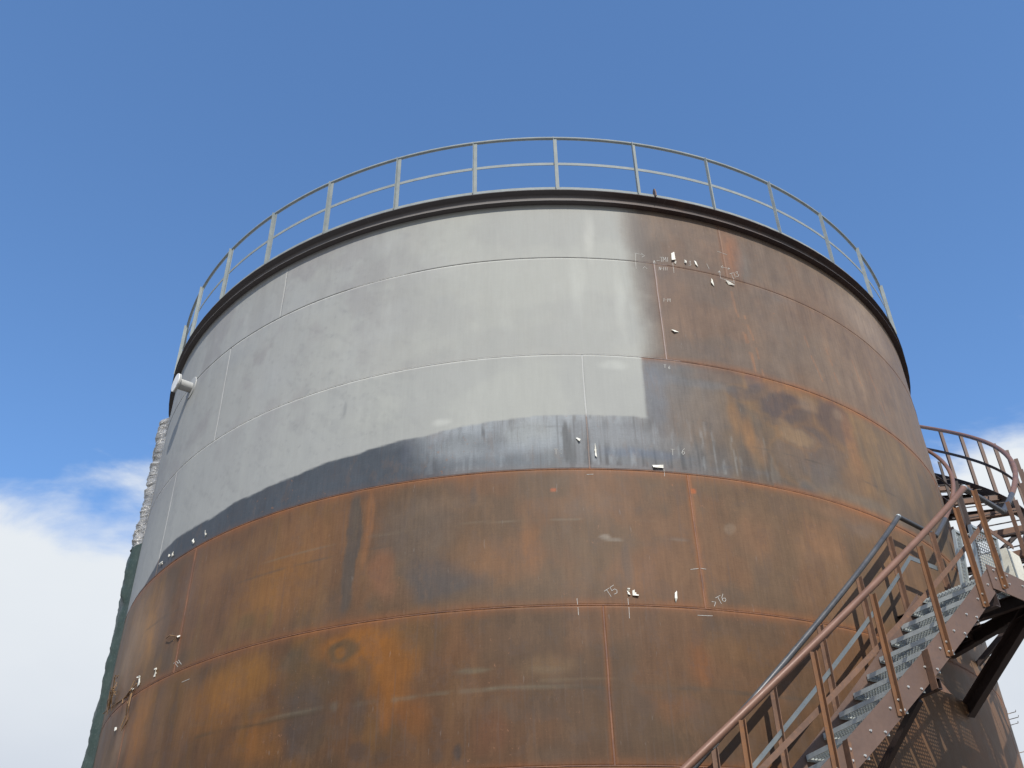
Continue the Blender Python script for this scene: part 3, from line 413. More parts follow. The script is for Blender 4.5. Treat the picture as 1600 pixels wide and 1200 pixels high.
    # drawn rust runs (pale orange scratches) right of the primer
    for (ta, za, tb, zb) in ((23.2,8.3,24.4,7.05),(24.6,7.9,25.6,7.0),(24.2,7.6,24.5,7.02),(33,7.9,34.4,7.2),(29,8.1,29.6,7.6),(36,8.0,37.2,7.3),(41,8.0,42,7.5),(45,7.9,46.2,7.2)):
        f = np.clip((z-za)/(zb-za), 0, 1); c_ = (ta+(tb-ta)*f + (fbm(z*5, s*0+ta, 2, 71)-.5)*.5)
        w = np.exp(-((th-c_)*.11/.012)**2)*(z < za)*(z > zb)*(fbm(z*6, s*0+tb, 2, 73) > .42)
        col = mixv(col, (.27,.155,.10), w*.7)
    # horizontal mill lines
    for (zz, ta, tb, c, st, w) in ((4.86,-28,14,(.20,.19,.17),.35,.008),(4.72,-50,-14,(.10,.09,.085),.4,.012),(3.13,-26,2,(.19,.20,.19),.30,.02),(3.12,2,30,(.085,.075,.07),.40,.02),(3.10,-42,-20,(.085,.075,.06),.35,.018),(5.93,22,44,(.085,.080,.080),.55,.008),(6.0,-4,2.6,(.08,.08,.08),.6,.007)):
        zc = zz + (fbm(s*1.4, s*0+zz, 3, 75)-.5)*.05
        f = np.exp(-((z-zc)/w)**2)*sst(ta-2, ta+2, th)*sst(tb+2, tb-2, th)*sst(.35,.6,fbm(s*3, s*0+zz*3, 3, 79))
        col = mixv(col, c, np.clip(f*st*1.6, 0, .8))
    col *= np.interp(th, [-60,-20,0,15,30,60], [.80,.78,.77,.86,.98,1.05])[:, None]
    # grey primer: sprayed on the left, feathered right edge, brushed lower edge
    ew = np.interp(z, [6.14,7,7.53,8.13,8.77,9.37], [10.9,11.1,11.1,10.9,10.4,10.3])
    zl = np.interp(th, [-66,-58.5,-54,-51.3,-49.2,-45.9,-38.6,-31.4,-24.6,-18.5,-15.7,-12.9,-10.3,-7.6,-5,0,5.2,7.7,10.9], [5.45,5.47,5.49,5.6,5.765,5.78,5.78,5.83,5.89,5.94,5.97,6.0,6.03,6.075,6.09,6.12,6.135,6.14,6.14])
    upper = z > SEAMS[1]
    dr_ = (ew-th)*.11
    wr = np.where(upper, .34, .035)
    ar = sst(-1.0, .25, dr_/wr + wx*np.where(upper, .55, .3))
    ar = ar*(.93+.07*fine)
    zlw = zl + (fbm(s*2.4, s*0, 3, 81)-.5)*.055 + (fbm(s*12, s*0, 2, 83)-.5)*.018
    al = sst(-.014, .014, z-zlw)
    alpha = ar*al*(th < 30)
    over = sst(-.16, .02, z-zlw)*sst(-18,-8,th)*ar*.25        # thin overspray on the bright steel below
    pc = np.tile((.468,.474,.450), (len(th),1))
    pc = mixv(pc, (.425,.430,.418), sst(.42,.62,fbm(s*.9, z*1.1, 5, 85))*.8)
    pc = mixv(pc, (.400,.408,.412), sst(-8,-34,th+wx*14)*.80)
    pc = mixv(pc, (.300,.306,.315), sst(.56,.74,fbm((s+z)*7.0, (z-s)*3.4, 5, 87))*sst(0,-20,th)*.22)
    pc = mixv(pc, (.27,.275,.285), sst(.64,.80,fbm((s+z)*18, (z-s)*8, 4, 89))*sst(-8,-24,th)*.32)
    pc = mixv(pc, (.335,.325,.335), sst(.44,.60,fbm(s*1.6+3, z*1.5, 6, 95))*sst(-4,-30,th)*sst(6.0,7.6,z)*.6)
    pc = mixv(pc, (.36,.36,.36), sst(.5,.7,fbm(s*2.5, z*.8, 4, 91))*(z > SEAMS[0])*sst(2,-14,th)*.55)
    pc = mixv(pc, (.52,.525,.50), sst(.60,.78,fbm(s*5, z*.6, 3, 93))*.15)
    pc *= (.965+.07*vert)[:, None]
    pc *= np.interp(th, [-60,-25,0], [.84,.80,.745])[:, None]  # primer lightened leftwards to soften the light's falloff round the shell
    for sel, f, c in pblob:
        pc[sel] = mixv(pc[sel], c, np.clip(f, 0, 1))
    wl = np.zeros(len(th))
    for q in SEAMS[:2]:
        wl = np.maximum(wl, np.exp(-((zw-q)/.012)**2))
    pc = mixv(pc, (.56,.56,.54), wl*.35)  # lit line along the welds painted into the primer
    col = mixv(col, (.36,.37,.37), over)
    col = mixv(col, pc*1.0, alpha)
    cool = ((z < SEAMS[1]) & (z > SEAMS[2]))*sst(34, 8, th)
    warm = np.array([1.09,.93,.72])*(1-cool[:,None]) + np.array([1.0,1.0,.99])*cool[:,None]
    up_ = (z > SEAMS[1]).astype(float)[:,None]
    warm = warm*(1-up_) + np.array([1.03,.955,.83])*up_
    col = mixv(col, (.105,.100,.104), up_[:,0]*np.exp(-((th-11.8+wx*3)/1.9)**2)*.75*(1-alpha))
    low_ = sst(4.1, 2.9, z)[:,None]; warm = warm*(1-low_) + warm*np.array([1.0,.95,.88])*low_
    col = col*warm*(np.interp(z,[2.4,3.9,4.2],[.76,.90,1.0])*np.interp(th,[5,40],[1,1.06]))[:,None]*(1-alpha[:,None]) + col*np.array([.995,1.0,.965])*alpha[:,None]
    return np.clip(col, .01, .9), 1-alpha

VIEW = 74
def surface_mesh(name, th, z, rad, mat, parent, nx, ny, skirt=None, colf=None, smooth=True):
    """grid of nx by ny points (th, z, rad flattened, row-major in th)"""
    me = bpy.data.meshes.new(name)
    t = np.radians(th)
    org = frame_org(parent)
    v = np.stack([rad*np.sin(t)-org.x, -rad*np.cos(t)-org.y, z-org.z], 1)
    idx = np.arange(nx*ny).reshape(nx, ny)
    q = np.stack([idx[:-1,:-1], idx[1:,:-1], idx[1:,1:], idx[:-1,1:]], -1).reshape(-1, 4)
    cols, bare = (colf or shell_colour)(th, z)
    if skirt:
        border = np.concatenate([idx[:,0], idx[-1,1:], idx[-2::-1,-1], idx[0,-2:0:-1]])
        rr = rad[border]-skirt
        vb = np.stack([rr*np.sin(t[border])-org.x, -rr*np.cos(t[border])-org.y, z[border]-org.z], 1)
        b0 = len(v); nb = len(border)
        v = np.concatenate([v, vb]); j = np.arange(nb); k = (j+1) % nb
        q = np.concatenate([q, np.stack([border[j], b0+j, b0+k, border[k]], -1)])
        cols = np.concatenate([cols, cols[border]]); bare = np.concatenate([bare, bare[border]])
        th = np.concatenate([th, th[border]]); z = np.concatenate([z, z[border]])
    me.vertices.add(len(v)); me.vertices.foreach_set('co', v.ravel())
    me.loops.add(q.size); me.loops.foreach_set('vertex_index', q.ravel().astype(np.int32))
    me.polygons.add(len(q)); me.polygons.foreach_set('loop_start', (np.arange(len(q))*4).astype(np.int32))
    me.update(calc_edges=True)
    ca = me.color_attributes.new('surface', 'FLOAT_COLOR', 'POINT')
    ca.data.foreach_set('color', np.concatenate([cols, bare[:,None]], 1).astype(np.float32).ravel())
    uvl = me.uv_layers.new(name='metres')
    uvs = np.stack([th*math.pi/180*R, z], 1)[q.ravel()]
    uvl.data.foreach_set('uv', uvs.astype(np.float32).ravel())
    if smooth: me.polygons.foreach_set('use_smooth', np.ones(len(q), dtype=bool))
    me.materials.append(mat)
    me.validate()
    o = bpy.data.objects.new(name, me); COL.objects.link(o); o.parent = parent
    return o

# ------------------------------------------------------------------ ground
gm = MB()
n = 24
ring = [(0, 0)]
gv = [(0, 0, GZ)]
for rr in (3, 8, 20, 60, 200, 700, 2000):
    for k in range(n):
        a = 2*math.pi*k/n
        gv.append((rr*math.cos(a), rr*math.sin(a), GZ))
gf = [(0, 1+k, 1+(k+1) % n) for k in range(n)]
for j in range(6):
    for k in range(n):
        a = 1+j*n+k; b = 1+j*n+(k+1) % n
        gf.append((a, a+n, b+n, b))
tag(gm.add(gv, gf).build('ground', m_ground), kind='structure')

# ------------------------------------------------------------------ the tank
tank = empty('storage_tank', (0, 0, GZ), 'huge round steel storage tank, its upper left grey primer, the rest brown rust', 'tank')
pad = MB()
ths = list(np.arange(0, 360, 6))
pad.sweep([cylp(t, 1, GZ+.05) for t in ths], [(-.6,-.1),(.25,-.1),(.25,.095),(-.6,.095)], rz_frames(ths), closed=True)
pad.build('foundation_ring', m_conc, tank)
GAP = .0025
def canning(th, z):
    s = th*math.pi/180*R
    return (fbm(s*.7, z*1.1, 3, 101)-.5)*.010
for k in range(8):
    zt = TOPZ if k == 0 else SEAMS[k-1]-GAP*(1.6)
    zb = (SEAMS[k] if k < 7 else BOTZ)+GAP
    an = plate_angles(k)
    for i, a0 in enumerate(an):
        a1 = an[i+1] if i < 5 else an[0]+360
        g = GAP/R*57.3
        c = (a0+a1)/2; c = (c+180) % 360-180
        half = (a1-a0)/2
        near = abs(c)-half < VIEW and k < 6
        st = .02 if near else .25
        nx = int((a1-a0)*.11/st)+2; ny = int((zt-zb)/st)+2
        tt = np.linspace(c-half+g, c+half-g, nx); zz = np.linspace(zb, zt, ny)
        T, Z = np.meshgrid(tt, zz, indexing='ij'); T = T.ravel(); Z = Z.ravel()
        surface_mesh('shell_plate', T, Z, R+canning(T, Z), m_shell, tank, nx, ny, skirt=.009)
# weld beads: proud, rippled, with the surrounding metal's colour turned to rust
def bead_colour(th, z):
    c, bare = shell_colour(th, z)
    s = th*math.pi/180*R
    rustc = mixv(np.tile((.25,.125,.075), (len(th),1)), (.17,.095,.07), sst(.4,.65,fbm(s*5, z*5, 3, 111)))
    rustc = mixv(rustc, (.155,.105,.085), (z > 8.3).astype(float)*.7)
    pale = np.where((z < 8.5) & (z > 6.97) & (th > 12) & (th < 15.5), 1.0, 0.0)
    rustc = mixv(rustc, (.36,.30,.28), pale*.8)
    rustc = mixv(rustc, (.22,.185,.165), ((z < 6.96) & (z > 5.47) & (th < 12)).astype(float)*.85)
    c = mixv(c, rustc, bare*.85)
    first = (np.abs(z-SEAMS[0]) < .02)*sst(.30,.50,fbm(s*1.2, s*0+9, 3, 133))
    c = mixv(c, (.50,.50,.48), (1-bare)*.65*(1-first))  # primed beads painted paler, as a lit line
    c = mixv(c, (.13,.13,.13), (1-bare)*first*.9)
    return c, bare
def bead(kind, a, b, fixed, half, prof_n=5):
    if kind == 'h':
        nx = int(abs(b-a)*.11/.03)+2; tt = np.linspace(a, b, nx)
        w = (fbm(tt*1.5, tt*0+fixed, 3, 121)-.5)*.006
        T, K = np.meshgrid(tt, np.arange(prof_n), indexing='ij'); W = np.repeat(w, prof_n)
        T = T.ravel(); ph = K.ravel()/(prof_n-1)*math.pi
        Z = fixed + .0035 + W + half*np.cos(ph)
        Rr = R + canning(T, Z) - .002 + .0065*np.sin(ph)*(.8+.4*vnoise(T*9, T*0+fixed, 5))
        return surface_mesh('weld_seam', T, Z, Rr, m_shell, tank, nx, prof_n, colf=bead_colour)
    ny = int(abs(b-a)/.03)+2; zz = np.linspace(a, b, ny)
    w = (fbm(zz*3, zz*0+fixed, 3, 123)-.5)*.008
    Zg, K = np.meshgrid(zz, np.arange(prof_n), indexing='ij'); W = np.repeat(w, prof_n)
    Z = Zg.ravel(); ph = K.ravel()/(prof_n-1)*math.pi
    T = fixed + (W + half*np.cos(ph))/R*57.2958
    Rr = R + canning(T, Z) - .002 + .0055*np.sin(ph)*(.8+.4*vnoise(Z*50, Z*0+fixed, 5))
    return surface_mesh('weld_seam', T, Z, Rr, m_shell, tank, ny, prof_n, colf=bead_colour)
for k in range(5):
    for i in range(3):
        a = -74+i*50
        bead('h', a, min(a+50, 76), SEAMS[k], .0065)
    zt = TOPZ-.2 if k == 0 else SEAMS[k-1]-.008
    for a in plate_angles(k):
        a = (a+180) % 360-180
        if abs(a) < 74: bead('v', SEAMS[k]+.008, zt, a, .010 if k > 0 else .006)

# curb channel round the top, roof
ths = list(np.arange(-180, 180, 2.5))
prof = [(-.02,9.40),(.078,9.40),(.078,9.409),(.012,9.409),(.012,9.585),(.082,9.585),(.082,9.60),(-.02,9.60)]
T = np.repeat(np.array(ths+[180.0]), len(prof)+1); P_ = np.tile(np.array(prof+[prof[0]]), (len(ths)+1, 1))
def curb_colour(th, z):  # shade inside the channel is put into these dark tones
    g = sst(14, 6, th)*sst(-120, -100, th)
    s = th*.11
    c = mixv(np.tile((.060,.036,.031), (len(th),1)), (.045,.030,.028), sst(.4,.6,fbm(s*2, z*9, 3, 131)))
    c = mixv(c, (.115,.11,.112), g*.8)  # primer on the left, darkened as if in shade
    lit_lip = (np.abs(z-9.406) < .006).astype(float)
    c = mixv(c, (.30,.28,.25), lit_lip*.45)  # tip of the lower flange painted paler, as if sunlit
    return c, 1-g
nn = len(prof)+1
surface_mesh('curb_channel', T, P_[:,1], R+P_[:,0], m_shell, tank, len(ths)+1, nn, colf=curb_colour, smooth=False)
rf = MB()
ths2 = list(range(0, 360, 5))
rr_ = [6.375, 4.5, 2.5, .3]; zz_ = [9.603, 9.95, 10.2, 10.35]
vv = [cylp(t, r/R, z) for r, z in zip(rr_, zz_) for t in ths2]; m_ = len(ths2)
ff = [(j*m_+i, (j+1)*m_+i, (j+1)*m_+(i+1) % m_, j*m_+(i+1) % m_) for j in range(3) for i in range(m_)] + [tuple(3*m_+i for i in range(m_))]
vv2 = [cylp(t, 6.375/R, 9.601) for t in ths2]
rf.add(vv+vv2, ff+[(i, (i+1) % m_, 4*m_+(i+1) % m_, 4*m_+i) for i in range(m_)])
rf.build('roof', m_gpaint, tank, smooth=True)

# lifting lug on the rim
lg = MB()
for sgn in (0,):
    c = Vector(cylp(15.0, 1.0095, 9.60)); e = Vector((math.cos(math.radians(15)), math.sin(math.radians(15)), 0)); rad = Vector((math.sin(math.radians(15)), -math.cos(math.radians(15)), 0))
    out = [(-.05,0),(.05,0),(.05,.06),(.025,.15),(-.0,.165),(-.025,.15),(-.05,.06)]
    lg.sweep([c-e*.008, c+e*.008], out, [(rad, Vector((0,0,1)))]*2)
lg.build('lifting_lug', m_brown, tank)

# nozzle with blind flange on the left
nz_th, nz_z = -51.3, 8.42
rad = Vector((math.sin(math.radians(nz_th)), -math.cos(math.radians(nz_th)), 0)); up = Vector((0,0,1)); side = rad.cross(up)
def disc(mb, c, r0, ln, n=28):
    prof = [(r0*math.cos(2*math.pi*k/n), r0*math.sin(2*math.pi*k/n)) for k in range(n)]
    mb.sweep([c, c+rad*ln], prof, [(side, up)]*2)
base = Vector(cylp(nz_th, 1.0, nz_z))
nroot = MB(); disc(nroot, base-rad*.03, .078, .24)
nozzle = nroot.build('nozzle', m_gpaint, tank, smooth=True, org=base)
m1 = MB(); disc(m1, base+rad*.205, .138, .020); m1.build('flange', m_gpaint, nozzle, smooth=True)
m1 = MB(); disc(m1, base+rad*.229, .138, .016); m1.build('blind_cover', m_white, nozzle, smooth=True)
# reinforcing pad follows the shell
pp = MB(); n = 32
for k in range(n):
    pass
vv = []; ff = []
for j, (pr_, dz_) in enumerate(((.08,.011),(.168,.011),(.172,.0))):
    for k in range(n):
        a = 2*math.pi*k/n; ds = pr_*math.cos(a); dz = pr_*math.sin(a)
        vv.append(cylp(nz_th+ds/R*57.3, 1+(dz_+.003)/R, nz_z+dz))
for j in range(2):
    for k in range(n):
        ff.append((j*n+k, (j+1)*n+k, (j+1)*n+(k+1) % n, j*n+(k+1) % n))
pp.add(vv, ff).build('reinforcing_pad', m_gpaint, nozzle, smooth=True)

# chalk writing, ribbons of chalk a hair proud of the steel
def can1(t, z): return float(canning(np.array([t*1.0]), np.array([z*1.0]))[0])
def ribbon(mb, pts, w, lift=.002):
    P3 = [Vector(cylp(t, 1+(lift+can1(t, z))/R, z)) for t, z in pts]
    for a, b in zip(P3[:-1], P3[1:]):
        rad = Vector((a.x, a.y, 0)).normalized(); d = (b-a)
        if d.length < 1e-5: continue
        d.normalize(); sd = d.cross(rad).normalized()*w/2; e = d*w*.3
        can = rad*.0012
        q = [a-e-sd, b+e-sd, b+e+sd, a-e+sd]
        mb.add([p+can for p in q]+[p-can*4 for p in q], [(0,1,2,3),(4,7,6,5),(0,4,5,1),(1,5,6,2),(2,6,7,3),(3,7,4,0)])
for strokes in CHALK:
    mb = MB()
    for st in strokes: ribbon(mb, st, .0045, .0012)
    tag(mb.build('chalk_mark', m_chalk, tank), kind='stuff' if len(strokes) > 1 else None)
# torn scraps of pale paper stuck to the steel
import random
random.seed(5)
for sc in SCRAPS:
    mb = MB(); n = len(sc)
    lifts = [can1(*sc[0])+.004+random.random()*.022 for _ in sc]
    top = [Vector(cylp(t, 1+l/R, z)) for (t, z), l in zip(sc, lifts)]
    bot = [Vector(cylp(t, 1+(l-.004)/R, z)) for (t, z), l in zip(sc, lifts)]
    mb.add(top+bot, [tuple(range(n)), tuple(range(2*n-1, n-1, -1))]+[(i, n+i, n+(i+1) % n, (i+1) % n) for i in range(n)])
    # short tab that fixes the scrap to the shell
    c = sum((Vector(v) for v in bot), Vector())/n; rr2 = Vector((c.x, c.y, 0)).normalized()
    mb.box(c-rr2*.012, .02, .02, .024, rr2, rr2.cross(Vector((0,0,1))), (0,0,1))
    mb.build('paper_scrap', m_paper, tank)
mb = MB()
for w in WIRES:
    pts = [Vector(cylp(t, 1+(.02+.02*math.sin(i*2.1))/R, z)) for i, (t, z) in enumerate(w)]
    mb.tube(pts, .006, 6)
random.seed(9)
for i in range(14):
    t0 = -57.5+random.random()*2.0; z0 = 4.15+random.random()*.25
    mb.tube([cylp(t0, 1.004, z0), cylp(t0+random.uniform(-1,1), 1.010, z0+random.uniform(-.1,.05)), cylp(t0+random.uniform(-2,1), 1.004, z0-random.uniform(.05,.25))], .004, 5)
tag(mb.build('wire_tangle', m_wire, tank), kind='stuff')
mb = MB()
for i, (zz, dx) in enumerate(((3.9,.06),(3.84,.07),(3.78,.05),(3.45,.09))):
    t0 = 66+i*.3
    mb = MB(); mb.tube([cylp(t0, .999, zz), cylp(t0+.2, 1.006+dx/R, zz+.02), cylp(t0+.5, 1.004+dx*1.3/R, zz+(.05 if i < 3 else -.03))], .0045, 6)
    mb.build('wire_end', m_wire, tank)

# ------------------------------------------------------------------ guardrail on the roof edge
guard = empty('roof_guardrail', cylp(0, 1.006, 9.60), 'galvanised guardrail with pipe top rail running round the rim of the big tank roof', 'guardrail')
ths = list(np.arange(0, 360, 1.5))
mb = MB(); mb.tube([cylp(t, 1.006, 10.63) for t in ths], .0225, 10, closed=True); mb.build('top_rail', m_gguard, guard, smooth=True)
mb = MB(); mb.sweep([cylp(t, 1.006, 10.125) for t in ths], rect(.008, .045), rz_frames(ths), closed=True); mb.build('mid_rail', m_gguard, guard)
mb = MB(); mb.sweep([cylp(t, 1.008, 9.635) for t in ths], rect(.006, .07), rz_frames(ths), closed=True); mb.build('toe_board', m_gguard, guard)
pm = MB()
pm.sweep([(0,0,0),(0,0,1.01)], [(-.024,-.026),(.026,-.026),(.026,-.020),(-.018,-.020),(-.018,.024),(-.024,.024)], [(Vector((1,0,0)), Vector((0,-1,0)))]*2)
p0 = None
for i in range(37):
    th = 3.4+i*360/37
    pos = Vector(cylp(th, 1.0105, 9.61))
    if p0 is None:
        p0 = pm.build('post', m_gguard, None); p0.parent = guard; o = p0
    else:
        o = p0.copy(); COL.objects.link(o)
    o.location = pos-frame_org(guard); o.rotation_euler = (0, 0, math.radians(th))

# ------------------------------------------------------------------ stairs
def hframe(ths, k, perp=True):
    """frames of a helix of slope k (m per degree): u = outward, v = up and square to the path"""
    out = []
    for t in ths:
        a = math.radians(t); u = Vector((math.sin(a), -math.cos(a), 0)); tan = Vector((math.cos(a), math.sin(a), 0))*1.0
        out.append((u, tan))
    return out
def helix(mb, r, zf, a, b, prof, step=1.0, round_=None):
    n = max(2, int(abs(b-a)/step)+1); ths = list(np.linspace(a, b, n))
    pts = [Vector(cylp(t, r, zf(t))) for t in ths]
    if round_:
        mb.tube(pts, round_, 12); return
    mb.sweep(pts, prof, rz_frames(ths))
def lpost(mb, th, r, z0, z1, w=.058, flip=1):
    a = math.radians(th); u = Vector((math.sin(a), -math.cos(a), 0)); tn = Vector((math.cos(a), math.sin(a), 0))
    p = Vector(cylp(th, r, 0))
    t = .007
    prof = [(0,-w/2*flip),(w,-w/2*flip),(w,(-w/2+t)*flip),(t,(-w/2+t)*flip),(t,w/2*flip),(0,w/2*flip)]
    mb.sweep([p+Vector((0,0,z0)), p+Vector((0,0,z1))], prof, [(u, tn)]*2)
bolt_me = None
def bolt(parent, th, r, z):
    global bolt_me
    a = math.radians(th); u = Vector((math.sin(a), -math.cos(a), 0)); side = Vector((math.cos(a), math.sin(a), 0))
    if bolt_me is None:
        mb = MB(); n = 8
        for r0, x0, x1 in ((.0125,0,.003),(.0095,.003,.011)):
            prof = [(r0*math.cos(2*math.pi*k/n), r0*math.sin(2*math.pi*k/n)) for k in range(n)]
            mb.sweep([Vector((0,-x0,0)), Vector((0,-x1,0))], prof, [(Vector((1,0,0)), Vector((0,0,1)))]*2)
        o = mb.build('bolt', m_bolt, None); bolt_me = o.data
    else:
        o = bpy.data.objects.new('bolt', bolt_me); COL.objects.link(o)
    o.parent = parent
    o.location = Vector(cylp(th, r, z))-frame_org(parent); o.rotation_euler = (0, 0, a)
    return o
k1 = .1085
in1  = lambda t: 1.163+.1088*t        # inner handrail
out1 = lambda t: 1.230+.1078*t        # outer handrail
st1  = lambda t: .335+.1085*t         # top edge of the stringers
TH0, TH1 = -17.5, 37.9
fl = empty('metal_staircase', cylp(TH0, 1.11, GZ), 'lower flight of rusty brown stairs with grey grating treads climbing right along the tank wall', 'staircase', 'stairs winding up round the tank')
mb = MB(); helix(mb, 1.185, lambda t: st1(t)-.135, TH0, 36.6, rect(.010, .27)); ostr = mb.build('stringer', m_brown, fl)
mb = MB(); helix(mb, 1.0440, lambda t: st1(t)-.135, TH0, 37.4, rect(.010, .27)); istr = mb.build('stringer', m_brown, fl)
tag(ostr, 'outer stringer with rows of bright bolts')
# handrails
mb = MB(); helix(mb, 1.1755, out1, TH0, 37.9, None, round_=.034); mb.build('handrail', m_rpipe, fl, smooth=True)['label'] = 'outer handrail of brown rusty pipe'
mb = MB(); helix(mb, 1.030, in1, TH0, 39.1, None, round_=.030); hr = mb.build('handrail', m_pipe, fl, smooth=True); hr['label'] = 'inner handrail of dark grey pipe next to the shell'
mb = MB(); helix(mb, 1.030, in1, 12.6, 13.15, None, round_=.033); mb.build('pipe_joint', m_galv, hr, smooth=True)
mb = MB(); helix(mb, 1.180, lambda t: out1(t)-.50, TH0, 38.3, rect(.008, .060)); mb.build('mid_rail', m_rust, fl)['label'] = 'rusty brown flat mid rail'
mb = MB(); helix(mb, 1.0340, lambda t: in1(t)-.50, TH0, 38.8, rect(.008, .055)); mb.build('mid_rail', m_flat, fl)['label'] = 'grey flat mid rail'
for i in range(11):
    th = 34.45-5.66*i
    if th < TH0+1: break
    mb = MB(); lpost(mb, th, 1.1866, st1(th)-.245, out1(th)-.035, .045, -1); po = mb.build('post', m_rust_o, fl)
    bolt(po, th+.12, 1.1880, st1(th)-.11); bolt(po, th+.12, 1.1880, st1(th)-.20)
for i in range(10):
    th = 36.0-5.8*i
    if th < TH0+1: break
    mb = MB(); lpost(mb, th, 1.0315, st1(th)-.20, in1(th)-.025, .050, -1); mb.build('post', m_rust, fl)
for i in range(10):
    th = 27.1-7.9*i
    if th < TH0+1: break
# treads
def tread_mesh(w, depth, m):
    """x = going, y = outwards negative (radius), origin at the tread's middle top"""
    mb = MB()
    mb.box((-depth/2, 0, -.022), .006, w, .044)                       # nosing plate (front)
    mb.box((-depth/2+.014, 0, -.004), .026, w, .006)
    mb.box((depth/2, 0, -.017), .005, w, .034)
    for sgn in (-1, 1): mb.box((0, sgn*w/2, -.028), depth, .005, .056)
    nb = 7
    for i in range(1, nb): mb.box((-depth/2+depth*i/nb, 0, -.017), .0035, w, .030)
    nc = int(w/.036)
    for i in range(1, nc): mb.box((0, -w/2+w*i/nc, -.012), depth, .0035, .018)
    return mb
W1 = (1.183-1.0460)*R-.014; RM1 = (1.183+1.0460)/2
t0 = None
k = 0
th = 35.5
while th > TH0+1:
    z = st1(th)-.045
    if t0 is None:
        t0 = tread_mesh(W1, .245, m_grate).build('tread', m_grate, None); o = t0
    else:
        o = t0.copy(); COL.objects.link(o)
    o.parent = fl
    o.location = Vector(cylp(th+.95, RM1, z))-frame_org(fl); o.rotation_euler = (0, 0, math.radians(th+.95))
    if th > 6:
        for d in (.35, 1.45): bolt(ostr, th+d, 1.1858, z-.035)
    th -= 1.905
for th in (34.3, 32.4, 26.7, 19.1, 15.3):
    bolt(istr, th+.2, 1.0449, st1(th)-.08)
# under-stair brackets: radial arm from the shell with an angle clip bolted over the outer stringer
def bracket(parent, th, dz=0.0):
    a = math.radians(th); u = Vector((math.sin(a), -math.cos(a), 0)); tn = Vector((math.cos(a), math.sin(a), 0))
    zb = st1(th)-.34+dz
    b = MB(); b.bar(cylp(th, 1.0, zb), cylp(th, 1.196, zb), channel_prof(.05, .10, .007)); arm = b.build('bracket_arm', m_dark, parent)
    b = MB(); b.bar(cylp(th, 1.0, zb-.72), cylp(th, 1.150, zb-.05), rect(.06, .06)); b.build('brace', m_dark, arm)
    b = MB(); lpost(b, th-.25, 1.1866, zb-.05, zb+.30, .075); cp = b.build('clip_angle', m_rust, arm)
    for q in (.24, .15, .05): bolt(cp, th-.13, 1.1880, zb+q)
    b = MB(); c = Vector(cylp(th+.45, 1.190, zb-.02)); b.sweep([c-u*.004, c+u*.004], [(-.06,-.03),(.07,-.045),(-.06,.10)], [(tn, Vector((0,0,1)))]*2); b.build('gusset', m_rust, arm)
for th in (26.9, 18.9, 10.9, 2.9): bracket(fl, th)

# --- landing
LZ = 4.305; L0, L1 = 37.3, 46.0
ld = empty('stair_landing', cylp(41.5, 1.11, LZ-.2), 'grating landing between the two flights, propped off the tank wall on dark beams', 'landing')
def arc(mb, r, z, a, b, prof, step=1.0):
    helix(mb, r, lambda t: z, a, b, prof, step)
# outer fascia continues the stringer with a kink
mb = MB(); arc(mb, 1.1870, LZ+.035-.13, 36.4, 47.5, rect(.010, .26)); fa = mb.build('fascia_plate', m_brown, ld)
mb = MB(); arc(mb, 1.0490, LZ+.035-.13, 37.4, 47.0, rect(.010, .26)); mb.build('fascia_plate', m_brown, ld)
for th in (37.1, 38.9): 
    for dz in (.02, -.07): bolt(fa, th, 1.1880, LZ+dz-.03)
for th in (41.0, 43.5, 46): bolt(fa, th, 1.1880, LZ-.05)
mb = MB()
nb = 30
for i in range(nb):
    th = L0+(L1-L0)*(i+.5)/nb
    a = math.radians(th); u = Vector((math.sin(a), -math.cos(a), 0)); tn = Vector((math.cos(a), math.sin(a), 0))
    mb.box(cylp(th, (1.0505+1.1855)/2, LZ-.016), (1.1855-1.0505)*R-.02, .0035, .030, u, tn, (0,0,1))
for i in range(22):
    r = 1.0505+(1.1855-1.0505)*(i+.5)/22
    arc(mb, r, LZ-.010, L0, L1, rect(.0035, .016), 3)
arc(mb, 1.0525, LZ-.017, L0, L1, rect(.006, .034)); arc(mb, 1.1835, LZ-.017, L0, L1, rect(.006, .034))
mb.build('grating_deck', m_grate, ld)
for th in (37.6, 41.8, 45.8):
    mb = MB(); mb.bar(cylp(th, 1.0, LZ-.15), cylp(th, 1.185, LZ-.15), channel_prof(.06, .14, .008)); mb.build('joist', m_dark, ld)
mb = MB(); mb.bar(cylp(46.3, 1.0, 3.38), cylp(43.4, 1.178, 4.13), channel_prof(.09, .16, .010)); mb.build('diagonal_strut', m_dark, ld)
mb = MB(); mb.bar(cylp(46.3, 1.0, 4.05), cylp(43.4, 1.178, 4.15), channel_prof(.08, .14, .010)); mb.build('joist', m_dark, ld)
mb = MB(); mb.bar(cylp(36.8, 1.0, 3.98), cylp(36.8, 1.185, 3.98), channel_prof(.07, .16, .010)); mb.build('joist', m_dark, ld)
